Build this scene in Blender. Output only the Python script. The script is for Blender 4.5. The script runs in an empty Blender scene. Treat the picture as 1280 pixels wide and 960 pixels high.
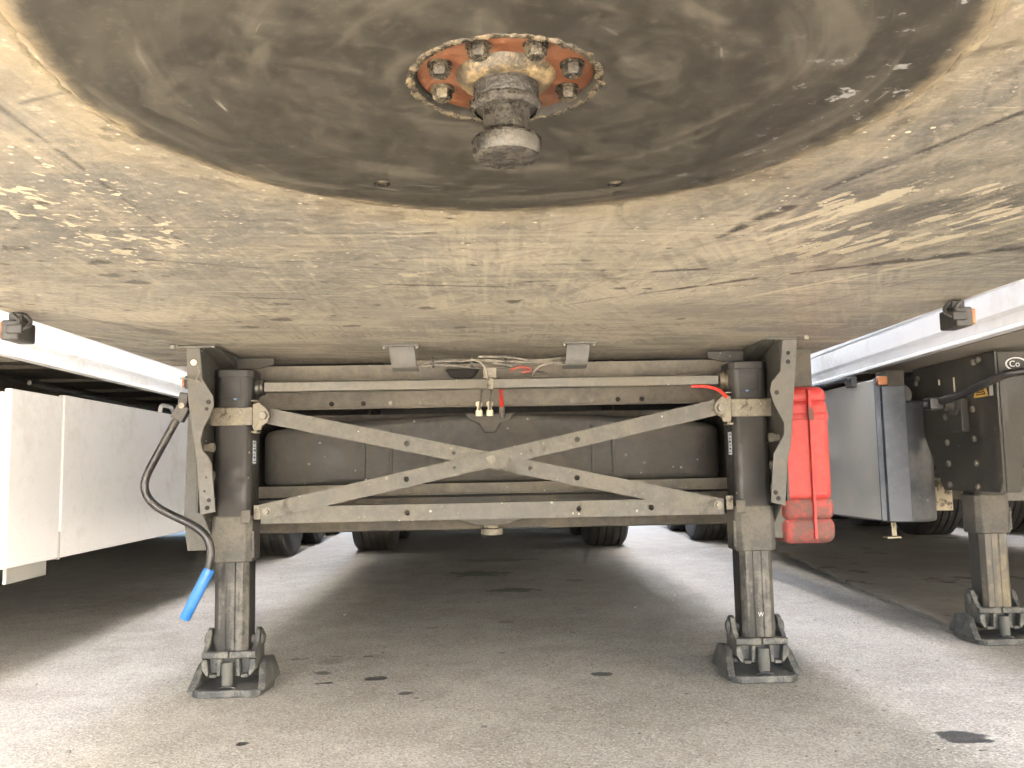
import bpy, bmesh, math, random
import numpy as np
from mathutils import Vector, Matrix

# ------------------------------------------------------------------ camera
SC = bpy.context.scene
COL = SC.collection
FPX, YAW, PITCH, ROLL = 1079.7, 0.0308, 0.0974, -0.0193
CAMX, HC = -0.0275, 0.7453
cam_data = bpy.data.cameras.new('camera')
cam = bpy.data.objects.new('camera', cam_data)
COL.objects.link(cam)
_f = Vector((math.sin(YAW) * math.cos(PITCH), math.cos(YAW) * math.cos(PITCH), math.sin(PITCH)))
_r0 = Vector((math.cos(YAW), -math.sin(YAW), 0))
_u0 = _r0.cross(_f)
_r = _r0 * math.cos(ROLL) + _u0 * math.sin(ROLL)
_u = -_r0 * math.sin(ROLL) + _u0 * math.cos(ROLL)
cam.matrix_world = Matrix(((_r.x, _u.x, -_f.x, CAMX), (_r.y, _u.y, -_f.y, 0.0), (_r.z, _u.z, -_f.z, HC), (0, 0, 0, 1)))
cam_data.sensor_fit = 'HORIZONTAL'
cam_data.sensor_width = 36.0
cam_data.lens = FPX / 1280 * 36.0
cam_data.clip_start = 0.02
cam_data.clip_end = 1500
SC.camera = cam

# ------------------------------------------------------------------ sky, sun, exposure
SUN_EL, SUN_AZ = math.radians(48), math.radians(140)     # azimuth clockwise from +Y: behind the camera, to the right
world = bpy.data.worlds.new('World')
SC.world = world
world.use_nodes = True
wn = world.node_tree
wn.nodes.clear()
sky = wn.nodes.new('ShaderNodeTexSky')
sky.sky_type = 'NISHITA'
sky.sun_disc = False
sky.sun_elevation = SUN_EL
sky.sun_rotation = SUN_AZ
sky.air_density = 1.0
sky.dust_density = 6.0
sky.ozone_density = 1.5
bg = wn.nodes.new('ShaderNodeBackground')
bg.inputs['Strength'].default_value = 0.15
wo = wn.nodes.new('ShaderNodeOutputWorld')
wn.links.new(sky.outputs[0], bg.inputs[0])
wn.links.new(bg.outputs[0], wo.inputs[0])
sd = bpy.data.lights.new('sun', 'SUN')
sd.energy = 3.2
sd.angle = math.radians(0.5)
sd.color = (1.0, 0.92, 0.80)
sun = bpy.data.objects.new('sun', sd)
COL.objects.link(sun)
_sd = Vector((math.sin(SUN_AZ) * math.cos(SUN_EL), math.cos(SUN_AZ) * math.cos(SUN_EL), math.sin(SUN_EL)))
sun.rotation_euler = _sd.to_track_quat('Z', 'Y').to_euler()
sun.location = (6, -8, 14)
SC.view_settings.view_transform = 'Standard'
SC.view_settings.look = 'None'
SC.view_settings.gamma = 1.0
SC.view_settings.use_curve_mapping = False
SC.view_settings.exposure = 4.9
SC.render.engine = 'CYCLES'
SC.cycles.use_denoising = True
SC.cycles.use_adaptive_sampling = True
SC.cycles.adaptive_threshold = 0.03
SC.cycles.max_bounces = 12
SC.cycles.diffuse_bounces = 10
SC.cycles.glossy_bounces = 3
SC.cycles.caustics_reflective = False
SC.cycles.caustics_refractive = False

rnd = random.Random(7)

# ------------------------------------------------------------------ material helpers
class NT:
    def __init__(self, name):
        self.m = bpy.data.materials.new(name)
        self.m.use_nodes = True
        self.t = self.m.node_tree
        self.b = self.t.nodes['Principled BSDF']
        self.co = self.n('ShaderNodeTexCoord').outputs['Object']

    def n(self, typ, **kw):
        nd = self.t.nodes.new(typ)
        for k, v in kw.items():
            setattr(nd, k, v)
        return nd

    def put(self, sock, v):
        if isinstance(v, bpy.types.NodeSocket):
            self.t.links.new(v, sock)
        elif v is not None:
            if isinstance(v, (tuple, list)) and len(v) == 3 and sock.type == 'RGBA':
                v = (*v, 1)
            sock.default_value = v

    def noise(self, scale, detail=5, rough=0.6, vec=None, dist=0.0):
        nd = self.n('ShaderNodeTexNoise')
        self.put(nd.inputs['Vector'], vec or self.co)
        nd.inputs['Scale'].default_value = scale
        nd.inputs['Detail'].default_value = detail
        nd.inputs['Roughness'].default_value = rough
        nd.inputs['Distortion'].default_value = dist
        return nd.outputs[0]

    def voro(self, scale, vec=None, feature='F1'):
        nd = self.n('ShaderNodeTexVoronoi', feature=feature)
        self.put(nd.inputs['Vector'], vec or self.co)
        nd.inputs['Scale'].default_value = scale
        return nd

    def math(self, op, a, b=None, c=None, clamp=False):
        nd = self.n('ShaderNodeMath', operation=op, use_clamp=clamp)
        for i, v in enumerate((a, b, c)):
            if v is not None:
                self.put(nd.inputs[i], v)
        return nd.outputs[0]

    def ramp(self, v, lo, hi, a=0.0, b=1.0):
        nd = self.n('ShaderNodeMapRange', interpolation_type='SMOOTHSTEP')
        self.put(nd.inputs[0], v)
        for i, x in zip((1, 2, 3, 4), (lo, hi, a, b)):
            self.put(nd.inputs[i], x)
        return nd.outputs[0]

    def mix(self, f, a, b, blend='MIX'):
        nd = self.n('ShaderNodeMix', data_type='RGBA', blend_type=blend)
        self.put(nd.inputs[0], f)
        self.put(nd.inputs[6], a)
        self.put(nd.inputs[7], b)
        return nd.outputs[2]

    def mapping(self, scale, rot=(0, 0, 0), vec=None):
        nd = self.n('ShaderNodeMapping')
        self.put(nd.inputs[0], vec or self.co)
        nd.inputs['Scale'].default_value = scale
        nd.inputs['Rotation'].default_value = rot
        return nd.outputs[0]

    def bump(self, h, strength=0.3, dist=0.002):
        nd = self.n('ShaderNodeBump')
        nd.inputs['Strength'].default_value = strength
        nd.inputs['Distance'].default_value = dist
        self.put(nd.inputs['Height'], h)
        self.t.links.new(nd.outputs[0], self.b.inputs['Normal'])

    def done(self, color, rough=0.5, metal=0.0, spec=None):
        self.put(self.b.inputs['Base Color'], color)
        self.put(self.b.inputs['Roughness'], rough)
        self.put(self.b.inputs['Metallic'], metal)
        if spec is not None:
            self.b.inputs['Specular IOR Level'].default_value = spec
        return self.m


def worn(name, base, dust, amount=0.5, rough=0.55, metal=0.0, scale=6.0, specks=0.0, speck_col=(0.55, 0.52, 0.46),
         speck_scale=55.0, dark=None, dark_amt=0.0, streak=False, bump=0.25):
    """paint or metal with dust in uneven patches, fine grain and small pale splashes"""
    t = NT(name)
    vec = t.mapping((6, 6, 1)) if streak else None
    n1 = t.noise(scale, 4, 0.65, vec)
    n2 = t.noise(scale * 9, 3, 0.7)
    f = t.math('ADD', n1, t.math('MULTIPLY', t.math('SUBTRACT', n2, 0.5), 0.5))
    f = t.ramp(f, 0.68 - 0.36 * amount - 0.12, 0.68 - 0.36 * amount + 0.16)
    c = t.mix(f, base, dust)
    g = t.noise(260, 2, 0.5)
    c = t.mix(t.math('MULTIPLY', t.ramp(g, 0.35, 0.7), 0.25), c, tuple(x * 0.6 for x in base))
    if dark:
        d = t.ramp(t.math('ADD', t.noise(scale * 1.7, 6, 0.7), t.math('MULTIPLY', n2, 0.15)), 0.70 - 0.2 * dark_amt, 0.80 - 0.2 * dark_amt)
        c = t.mix(d, c, dark)
    if specks > 0:
        v = t.voro(speck_scale)
        r = t.n('ShaderNodeSeparateColor')
        t.put(r.inputs[0], v.outputs['Color'])
        size = t.math('MULTIPLY', t.math('MULTIPLY', r.outputs[0], n2), 0.34)
        on = t.math('LESS_THAN', r.outputs[1], specks)
        dot = t.math('MULTIPLY', t.math('LESS_THAN', v.outputs['Distance'], size), on)
        dot = t.math('MULTIPLY', dot, t.ramp(t.noise(3.0, 2), 0.42, 0.58))
        c = t.mix(t.math('MULTIPLY', dot, 0.85), c, speck_col)
    r = t.ramp(f, 0, 1, rough, min(1, rough + 0.3))
    if bump >= 0.1:
        t.bump(n2, bump, 0.0015)
    return t.done(c, r, metal)


DUST = (0.36, 0.325, 0.26)
M = {}
M['leg'] = worn('leg_paint', (0.010, 0.010, 0.010), (0.030, 0.028, 0.025), 0.5, 0.42, 0, 4, 0.35, (0.2, 0.19, 0.16), 45)
M['leg_dusty'] = worn('leg_paint_dusty', (0.043, 0.041, 0.037), (0.122, 0.113, 0.095), 0.52, 0.6, 0, 9, 0.7, (0.30, 0.28, 0.23), 70)
M['brace'] = worn('brace_steel', (0.073, 0.071, 0.061), (0.139, 0.131, 0.113), 0.55, 0.55, 0.0, 5, 0.4, (0.40, 0.38, 0.33), 40, dark=(0.055, 0.051, 0.043), dark_amt=0.3)
M['bracket'] = worn('bracket_steel', (0.068, 0.068, 0.063), (0.119, 0.114, 0.100), 0.55, 0.5, 0.15, 6, 0.3)
M['web'] = worn('web_paint', (0.022, 0.022, 0.019), (0.053, 0.050, 0.041), 0.45, 0.55, 0, 5, 0.2)
M['clamp'] = worn('clamp_steel', (0.12, 0.11, 0.085), (0.235, 0.21, 0.16), 0.55, 0.45, 0.2, 11, 0.3, dark=(0.05, 0.044, 0.034), dark_amt=0.35)
M['tube'] = worn('inner_tube_steel', (0.026, 0.026, 0.025), (0.135, 0.128, 0.11), 0.36, 0.32, 0.5, 2.4, 0.35, (0.3, 0.27, 0.2), 40, streak=True, dark=(0.012, 0.012, 0.012), dark_amt=0.4)
M['tube_rust'] = worn('inner_tube_rusty', (0.045, 0.043, 0.038), (0.20, 0.165, 0.11), 0.33, 0.4, 0.4, 1.8, 0.5, (0.38, 0.33, 0.22), 30, streak=True, dark=(0.02, 0.019, 0.017), dark_amt=0.5)
M['foot'] = worn('foot_casting', (0.039, 0.040, 0.038), (0.155, 0.147, 0.124), 0.42, 0.55, 0.1, 16, 0.5, (0.36, 0.32, 0.24), 45, bump=1.0)
M['bumper'] = worn('rubber_bumper', (0.078, 0.078, 0.070), (0.109, 0.106, 0.090), 0.5, 0.7, 0, 20)
M['rail'] = worn('dusty_rail', (0.108, 0.100, 0.084), (0.210, 0.191, 0.156), 0.6, 0.6, 0.1, 3, 0.15)
M['shaft'] = worn('zinc_shaft', (0.090, 0.088, 0.078), (0.155, 0.145, 0.118), 0.5, 0.4, 0.5, 5, 0.2)
M['tank'] = worn('tank_plastic', (0.034, 0.034, 0.033), (0.091, 0.086, 0.074), 0.55, 0.55, 0, 2.6, 0.3, (0.42, 0.4, 0.36), 26)
M['chassis'] = worn('chassis_paint', (0.04, 0.037, 0.032), (0.11, 0.098, 0.078), 0.55, 0.6, 0, 3)
M['black'] = worn('black_plastic', (0.018, 0.018, 0.018), (0.06, 0.058, 0.052), 0.4, 0.45, 0, 8)
M['tyre'] = worn('tyre_rubber', (0.020, 0.020, 0.020), (0.06, 0.057, 0.05), 0.4, 0.8, 0, 6)
M['rim'] = worn('wheel_rim', (0.35, 0.35, 0.34), (0.3, 0.27, 0.22), 0.5, 0.4, 0.6, 8)
M['cable'] = worn('cable_sheath', (0.09, 0.085, 0.075), (0.24, 0.22, 0.18), 0.5, 0.6, 0, 14)
M['red_hose'] = worn('red_hose', (0.62, 0.035, 0.025), (0.6, 0.14, 0.1), 0.2, 0.4, 0, 12)
M['dark_red'] = worn('dark_red_wire', (0.16, 0.022, 0.016), (0.22, 0.07, 0.05), 0.4, 0.45, 0, 12)
M['white_cap'] = worn('cream_connector', (0.72, 0.68, 0.5), (0.6, 0.55, 0.42), 0.3, 0.45, 0, 20)
M['bolt'] = worn('zinc_bolt', (0.178, 0.168, 0.142), (0.189, 0.173, 0.142), 0.5, 0.4, 0.5, 30)
M['greasy_bolt'] = worn('greasy_bolt', (0.035, 0.030, 0.022), (0.133, 0.112, 0.073), 0.45, 0.22, 0.5, 45, bump=1.0)
M['crank'] = worn('crank_steel', (0.030, 0.030, 0.032), (0.075, 0.07, 0.062), 0.3, 0.3, 0.4, 9)
M['grip'] = worn('blue_grip', (0.024, 0.140, 0.425), (0.043, 0.170, 0.425), 0.3, 0.4, 0, 10, bump=0.1)
M['red'] = worn('red_plastic', (0.410, 0.026, 0.023), (0.435, 0.074, 0.062), 0.35, 0.5, 0, 3.5, 0.0)
M['red_dirty'] = worn('red_plastic_dirty', (0.335, 0.038, 0.032), (0.108, 0.073, 0.062), 0.62, 0.6, 0, 9, 0.3)
M['white'] = worn('white_paint', (0.78, 0.785, 0.785), (0.72, 0.72, 0.70), 0.12, 0.35, 0, 1.6, bump=0.03)
M['rail_white'] = worn('white_rail', (0.85, 0.85, 0.84), (0.74, 0.72, 0.67), 0.3, 0.4, 0, 2.4, 0.08, (0.5, 0.48, 0.44), 40, bump=0.05)
M['skirt'] = worn('skirt_paint', (0.884, 0.874, 0.853), (0.790, 0.770, 0.728), 0.2, 0.35, 0, 2.2, bump=0.04)
M['wall_grey'] = worn('pale_grey_wall', (0.62, 0.635, 0.655), (0.54, 0.545, 0.54), 0.3, 0.4, 0, 1.8, bump=0.03)
M['panel_grey'] = worn('grey_panel', (0.399, 0.408, 0.389), (0.475, 0.465, 0.427), 0.45, 0.5, 0, 3.5, 0.15)
M['tank_blue'] = worn('blue_grey_paint', (0.04, 0.052, 0.068), (0.10, 0.112, 0.125), 0.38, 0.4, 0, 2.6, 0.2)
M['tank_dark'] = worn('tank_end_paint', (0.044, 0.048, 0.054), (0.120, 0.120, 0.116), 0.42, 0.5, 0, 3.0, 0.3)
M['galv'] = worn('spotted_galvanised_plate', (0.440, 0.376, 0.264), (0.496, 0.440, 0.320), 0.5, 0.5, 0.1, 8, 0.0, dark=(0.09, 0.07, 0.05), dark_amt=0.6)
M['amber'] = worn('amber_lens', (0.293, 0.101, 0.027), (0.234, 0.109, 0.055), 0.25, 0.25, 0, 12)
M['plate_n'] = worn('dusty_underbody', (0.189, 0.175, 0.147), (0.294, 0.266, 0.210), 0.5, 0.55, 0.1, 2.4, 0.25, (0.62, 0.56, 0.42), 40, dark=(0.12, 0.11, 0.1), dark_amt=0.2)
M['sticker'] = worn('sticker_white', (0.62, 0.64, 0.66), (0.4, 0.4, 0.38), 0.3, 0.5, 0, 14)
M['ink_blue'] = worn('sticker_blue', (0.05, 0.12, 0.35), (0.1, 0.15, 0.3), 0.3, 0.5, 0, 14)
M['yellow'] = worn('warning_yellow', (0.62, 0.36, 0.05), (0.4, 0.27, 0.1), 0.4, 0.5, 0, 20)
M['hole'] = worn('dark_recess', (0.012, 0.011, 0.01), (0.02, 0.018, 0.016), 0.3, 0.8, 0, 20)
M['dot_blue'] = worn('blue_paint_dot', (0.10, 0.22, 0.42), (0.2, 0.28, 0.4), 0.4, 0.5, 0, 40)
M['olive'] = worn('olive_plate', (0.10, 0.085, 0.025), (0.15, 0.125, 0.05), 0.4, 0.6, 0, 10)

# ------------------------------------------------------------------ mesh helpers
class B:
    def __init__(self):
        self.bm = bmesh.new()

    def box(self, x0, x1, y0, y1, z0, z1, mat=None):
        vs = [self.bm.verts.new(p) for p in ((x0, y0, z0), (x1, y0, z0), (x1, y1, z0), (x0, y1, z0),
                                             (x0, y0, z1), (x1, y0, z1), (x1, y1, z1), (x0, y1, z1))]
        if mat:
            for v in vs:
                v.co = mat @ v.co
        for f in ((3, 2, 1, 0), (4, 5, 6, 7), (0, 1, 5, 4), (1, 2, 6, 5), (2, 3, 7, 6), (3, 0, 4, 7)):
            self.bm.faces.new([vs[i] for i in f])
        return self

    def prism(self, poly, axis, a, b, mat=None):
        """poly in the two other axes (xy->z, xz->y, yz->x), extruded from a to b"""
        def p3(p, h):
            v = {'z': (p[0], p[1], h), 'y': (p[0], h, p[1]), 'x': (h, p[0], p[1])}[axis]
            v = Vector(v)
            return mat @ v if mat else v
        A = [self.bm.verts.new(p3(p, a)) for p in poly]
        C = [self.bm.verts.new(p3(p, b)) for p in poly]
        n = len(poly)
        self.bm.faces.new(A)
        self.bm.faces.new(C[::-1])
        for i in range(n):
            self.bm.faces.new((A[i], C[i], C[(i + 1) % n], A[(i + 1) % n]))
        return self

    def lathe(self, prof, c=(0, 0, 0), axis='z', n=32, cap=True, jitter=0.0):
        rings = []
        for r, h in prof:
            ring = []
            for i in range(n):
                a = 2 * math.pi * i / n
                rr = r * (1 + (rnd.uniform(-1, 1) * jitter if jitter else 0))
                u, v = rr * math.cos(a), rr * math.sin(a)
                p = {'z': (u, v, h), 'x': (h, u, v), 'y': (u, h, v)}[axis]
                ring.append(self.bm.verts.new(Vector(p) + Vector(c)))
            rings.append(ring)
        for a, b in zip(rings, rings[1:]):
            for i in range(n):
                self.bm.faces.new((a[i], a[(i + 1) % n], b[(i + 1) % n], b[i]))
        if cap:
            self.bm.faces.new(rings[0][::-1])
            self.bm.faces.new(rings[-1])
        return self

    def cyl(self, c, r, h0, h1, axis='z', n=20):
        return self.lathe([(r, h0), (r, h1)], c, axis, n)

    def tube(self, pts, r, n=10, rnd_r=0.0, cap=True):
        P = [Vector(p) for p in pts]
        if rnd_r > 0:
            Q = [P[0]]
            for a, b, c in zip(P, P[1:], P[2:]):
                d1, d2 = min(rnd_r, (a - b).length * .48), min(rnd_r, (c - b).length * .48)
                s, e = b + (a - b).normalized() * d1, b + (c - b).normalized() * d2
                for k in range(7):
                    t = k / 6
                    Q.append(s * (1 - t) ** 2 + b * 2 * t * (1 - t) + e * t * t)
            Q.append(P[-1])
            P = Q
        up = None
        rings = []
        for i, p in enumerate(P):
            d = (P[min(i + 1, len(P) - 1)] - P[max(i - 1, 0)]).normalized()
            if up is None:
                up = d.orthogonal().normalized()
            up = (up - d * up.dot(d)).normalized()
            s = d.cross(up)
            rr = r[i] if isinstance(r, (list, tuple)) else r
            rings.append([self.bm.verts.new(p + (up * math.cos(2 * math.pi * k / n) + s * math.sin(2 * math.pi * k / n)) * rr) for k in range(n)])
        for a, b in zip(rings, rings[1:]):
            for k in range(n):
                self.bm.faces.new((a[k], a[(k + 1) % n], b[(k + 1) % n], b[k]))
        if cap:
            self.bm.faces.new(rings[0][::-1])
            self.bm.faces.new(rings[-1])
        return self

    def strip(self, p0, p1, half, y0, y1, holes=(), lip=0.0):
        """flat bar in a plane facing -Y from p0 to p1 (x,z), with round holes at distances along it: real openings"""
        a, b = Vector((p0[0], 0, p0[1])), Vector((p1[0], 0, p1[1]))
        L = (b - a).length
        d = (b - a) / L
        up = Vector((0, -1, 0)).cross(d)
        if up.z < 0:
            up = -up
        def W(s, t, y):
            v = a + d * s + up * t
            return Vector((v.x, y, v.z))
        cells = sorted(holes)
        edges = [0.0]
        for s, r in cells:
            edges += [s - half, s + half]
        edges.append(L)
        for y in (y0, y1):
            for k in range(0, len(edges), 2):
                if edges[k + 1] - edges[k] > 1e-4:
                    self.bm.faces.new([self.bm.verts.new(W(s, t, y)) for s, t in ((edges[k], -half), (edges[k + 1], -half), (edges[k + 1], half), (edges[k], half))])
            for s, r in cells:
                for k in range(16):
                    q = []
                    for j in (k, k + 1):
                        an = math.pi * 2 * j / 16
                        c, sn = math.cos(an), math.sin(an)
                        m = half / max(abs(c), abs(sn))
                        q.append(((s + r * c, r * sn), (s + m * c, m * sn)))
                    self.bm.faces.new([self.bm.verts.new(W(u, v, y)) for u, v in (q[0][0], q[0][1], q[1][1], q[1][0])])
        for s, r in cells:
            for k in range(16):
                A = [2 * math.pi * j / 16 for j in (k, k + 1)]
                self.bm.faces.new([self.bm.verts.new(W(s + r * math.cos(A[i]), r * math.sin(A[i]), y)) for i, y in ((0, y0), (0, y1), (1, y1), (1, y0))])
        for (s0, t0), (s1, t1) in (((0, -half), (L, -half)), ((L, half), (0, half)), ((0, half), (0, -half)), ((L, -half), (L, half))):
            self.bm.faces.new([self.bm.verts.new(W(*q)) for q in ((s0, t0, y0), (s1, t1, y0), (s1, t1, y1), (s0, t0, y1))])
        if lip:   # the second flange of the angle bar, going back along the top edge
            self.prism_lip(W, L, half, y1, lip)
        bmesh.ops.remove_doubles(self.bm, verts=self.bm.verts, dist=1e-5)
        return self

    def prism_lip(self, W, L, half, y1, lip):
        q = [W(0, half, y1), W(L, half, y1), W(L, half, y1 + lip), W(0, half, y1 + lip)]
        p = [W(0, half - .006, y1), W(L, half - .006, y1), W(L, half - .006, y1 + lip), W(0, half - .006, y1 + lip)]
        A = [self.bm.verts.new(v) for v in q]
        C = [self.bm.verts.new(v) for v in p]
        self.bm.faces.new(A)
        self.bm.faces.new(C[::-1])
        for i in range(4):
            self.bm.faces.new((A[i], C[i], C[(i + 1) % 4], A[(i + 1) % 4]))

    def xf(self, mat):
        bmesh.ops.transform(self.bm, matrix=mat, verts=self.bm.verts)
        return self

    def mesh(self, name, smooth=False):
        bmesh.ops.recalc_face_normals(self.bm, faces=self.bm.faces)
        me = bpy.data.meshes.new(name)
        if smooth:
            for f in self.bm.faces:
                f.smooth = True
        self.bm.to_mesh(me)
        self.bm.free()
        return me


def link(name, me, mat, parent, loc=(0, 0, 0), bevel=0.0, seg=2, smooth=False, label=None):
    if isinstance(me, B):
        me = me.mesh(name, smooth or bevel > 0)
    o = bpy.data.objects.new(name, me)
    COL.objects.link(o)
    if not me.materials:
        me.materials.append(M[mat] if isinstance(mat, str) else mat)
    o.parent = parent
    o.location = loc
    if bevel > 0:
        md = o.modifiers.new('bevel', 'BEVEL')
        md.width = bevel
        md.segments = seg
        md.limit_method = 'ANGLE'
        md.angle_limit = math.radians(35)
        md.harden_normals = True
    elif smooth:
        md = o.modifiers.new('edges', 'EDGE_SPLIT')
        md.split_angle = math.radians(38)
    if label:
        o['label'] = label
    return o


def empty(name, loc, rz, label, cat, group=None):
    o = bpy.data.objects.new(name, None)
    COL.objects.link(o)
    o.location = loc
    o.rotation_euler = (0, 0, rz)
    o['label'] = label
    o['category'] = cat
    if group:
        o['group'] = group
    return o


def sub_empty(name, parent, loc=(0, 0, 0)):
    o = bpy.data.objects.new(name, None)
    COL.objects.link(o)
    o.parent = parent
    o.location = loc
    return o

ZP = 1.175          # height of the kingpin plate's underside

# ================================================================== the ground
def vnoise(x, y, seed):
    xi, yi = np.floor(x).astype(np.int64), np.floor(y).astype(np.int64)
    xf, yf = x - xi, y - yi
    xf, yf = xf * xf * (3 - 2 * xf), yf * yf * (3 - 2 * yf)
    def h(i, j):
        n = (i * 374761393 + j * 668265263 + seed * 982451653) & 0xFFFFFFFF
        n = ((n ^ (n >> 13)) * 1274126177) & 0xFFFFFFFF
        return ((n ^ (n >> 16)) & 0xFFFF) / 65535.0
    return (h(xi, yi) * (1 - xf) + h(xi + 1, yi) * xf) * (1 - yf) + (h(xi, yi + 1) * (1 - xf) + h(xi + 1, yi + 1) * xf) * yf

def fbm(x, y, seed, octaves=5, g=0.55):
    s, a, tot = 0, 1.0, 0
    for k in range(octaves):
        s = s + a * vnoise(x * 2 ** k, y * 2 ** k, seed + 17 * k)
        tot += a
        a *= g
    return s / tot

def sstep(v, lo, hi):
    t = np.clip((v - lo) / (hi - lo), 0, 1)
    return t * t * (3 - 2 * t)

G_DARK, G_LIGHT = (0.275, 0.252, 0.213), (0.41, 0.38, 0.33)

def ground_material(detail):
    t = NT('asphalt' if detail else 'asphalt_far')
    if not detail:
        n = t.noise(6, 4, 0.7)
        return t.done(t.mix(n, tuple(x * .8 for x in G_DARK), tuple(x * 1.02 for x in G_LIGHT)), 0.85, 0, 0.12)
    at = t.n('ShaderNodeAttribute', attribute_name='stain')
    sp = t.n('ShaderNodeSeparateColor')
    t.put(sp.inputs[0], at.outputs['Color'])
    c = t.mix(sp.outputs[1], G_DARK, G_LIGHT)
    n_fine = t.noise(110, 3, 0.75)
    v = t.voro(185)
    sep = t.n('ShaderNodeSeparateColor')
    t.put(sep.inputs[0], v.outputs['Color'])
    c = t.mix(t.math('MULTIPLY', t.ramp(sep.outputs[0], 0.5, 0.95), 0.55), c, (0.54, 0.51, 0.45))
    c = t.mix(t.math('MULTIPLY', t.ramp(sep.outputs[1], 0.55, 0.95), 0.5), c, (0.13, 0.118, 0.1))
    c = t.mix(t.math('MULTIPLY', t.ramp(n_fine, 0.5, 0.75), 0.5), c, (0.14, 0.126, 0.105))
    edge = t.math('ADD', sp.outputs[0], t.math('MULTIPLY', t.math('SUBTRACT', n_fine, .5), .35))
    m = t.ramp(edge, .3, .75)
    c = t.mix(t.math('MULTIPLY', m, .88), c, (0.03, 0.028, 0.027))
    t.bump(t.math('ADD', n_fine, t.math('MULTIPLY', v.outputs['Distance'], .6)), 0.6, 0.004)
    return t.done(c, t.ramp(m, 0, 1, 0.85, 0.5), 0, 0.15)

# oil drips and stains, each with its own place, size and strength
SPOTS = [(-0.647, 3.52, .075, .06, .45), (-.655, 3.33, .045, .035, .6), (-.44, 3.22, .042, .038, 1.0), (-.61, 3.17, .035, .02, .9),
         (-.315, 3.0, .03, .02, .85), (-.27, 2.93, .02, .02, .7), (-.72, 2.5, .02, .018, 1.0), (.376, 3.2, .042, .03, 1.0),
         (1.243, 2.388, .075, .055, 1.0), (.05, 4.3, .05, .05, .5), (.35, 4.0, .03, .04, .5), (-.30, 4.2, .05, .03, .6), (.1, 5.4, .2, .12, .6),
         (-.1, 6.3, .25, .2, .6), (.55, 5.8, .08, .1, .5), (.2, 2.75, .03, .02, .4), (.02, 3.6, .02, .02, .6), (.05, 7.2, .4, .18, .5),
         (.62, 2.9, .02, .016, .6), (-.05, 2.6, .014, .014, .6), (.9, 2.6, .03, .02, .3), (-1.5, 3.9, .03, .02, .3), (1.62, 3.05, .1, .03, .35)]

def ground_mesh():
    xs = np.linspace(-2.6, 2.6, 434)
    ys = [1.5]
    while ys[-1] < 8.0:
        ys.append(ys[-1] + .005 * ys[-1])
    ys = np.array(ys)
    X, Y = np.meshgrid(xs, ys)
    nx, ny = len(xs), len(ys)
    rr = random.Random(12)
    spots = SPOTS + [(rr.uniform(-1.3, 1.5), rr.uniform(2.1, 5), rr.uniform(.005, .014), rr.uniform(.005, .012), rr.uniform(.4, 1)) for _ in range(45)]
    S = np.zeros(X.shape)
    for x, y, rx, ry, st in spots:
        d = np.hypot((X - x) / rx, (Y - y) / ry) + (fbm(X * 18 + x * 7, Y * 18, 3, 3) - .5) * 1.1
        S = np.maximum(S, sstep(d, 1.2, .65) * st)
    S = np.maximum(S, sstep(fbm(X * 2.2, Y * 2.2, 8), .60, .74) * .35)
    for pts, w, st in (([(-.9, 3.55), (-.7, 3.62), (-.52, 3.6)], .008, .7), ([(1.62, 3.16), (1.75, 3.1)], .01, .45), ([(-1.9, 4.6), (-1.5, 4.3), (-1.2, 4.4)], .004, .4)):
        for (ax, ay), (bx, by) in zip(pts, pts[1:]):
            t_ = np.clip(((X - ax) * (bx - ax) + (Y - ay) * (by - ay)) / ((bx - ax) ** 2 + (by - ay) ** 2), 0, 1)
            d = np.hypot(X - ax - t_ * (bx - ax), Y - ay - t_ * (by - ay)) + (fbm(X * 14, Y * 14, 44, 4) - .5) * .09
            S = np.maximum(S, sstep(np.abs(d), w * 2.2, w * .5) * st)
    G = sstep(fbm(X * 1.3, Y * 1.3, 5), .3, .7) * .6 + sstep(fbm(X * 9, Y * 9, 6), .3, .7) * .4
    Z = (fbm(X * 3, Y * 3, 31, 3) - .5) * .004
    Z[0, :] = Z[-1, :] = Z[:, 0] = Z[:, -1] = 0
    co = np.stack([X, Y, Z], -1).reshape(-1, 3)
    i = np.arange(ny - 1)[:, None] * nx + np.arange(nx - 1)[None, :]
    F = np.stack([i, i + 1, i + nx + 1, i + nx], -1).reshape(-1, 4)
    n0 = len(co)
    ex = [-250, -2.6, 2.6, 250]
    ey = [-250, 1.5, ys[-1], 250]
    co2 = np.array([(x, y, 0) for y in ey for x in ex], float)
    F2 = [(n0 + j * 4 + k, n0 + j * 4 + k + 1, n0 + j * 4 + k + 5, n0 + j * 4 + k + 4) for j in range(3) for k in range(3) if (j, k) != (1, 1)]
    co = np.concatenate([co, co2])
    nd = len(F)
    F = np.concatenate([F, np.array(F2)])
    me = bpy.data.meshes.new('ground')
    me.vertices.add(len(co))
    me.vertices.foreach_set('co', co.ravel())
    me.loops.add(F.size)
    me.loops.foreach_set('vertex_index', F.ravel())
    me.polygons.add(len(F))
    me.polygons.foreach_set('loop_start', np.arange(0, F.size, 4))
    me.polygons.foreach_set('loop_total', np.full(len(F), 4))
    mi = np.zeros(len(F), dtype=np.int32)
    mi[nd:] = 1
    me.materials.append(M['asphalt'])
    me.materials.append(M['asphalt_far'])
    me.polygons.foreach_set('material_index', mi)
    col = np.zeros((len(co), 4), np.float32)
    col[:n0, 0] = S.ravel()
    col[:n0, 1] = G.ravel()
    at = me.color_attributes.new('stain', 'FLOAT_COLOR', 'POINT')
    at.data.foreach_set('color', col.ravel())
    me.update()
    me.validate()
    me.shade_smooth()
    return me

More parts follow.
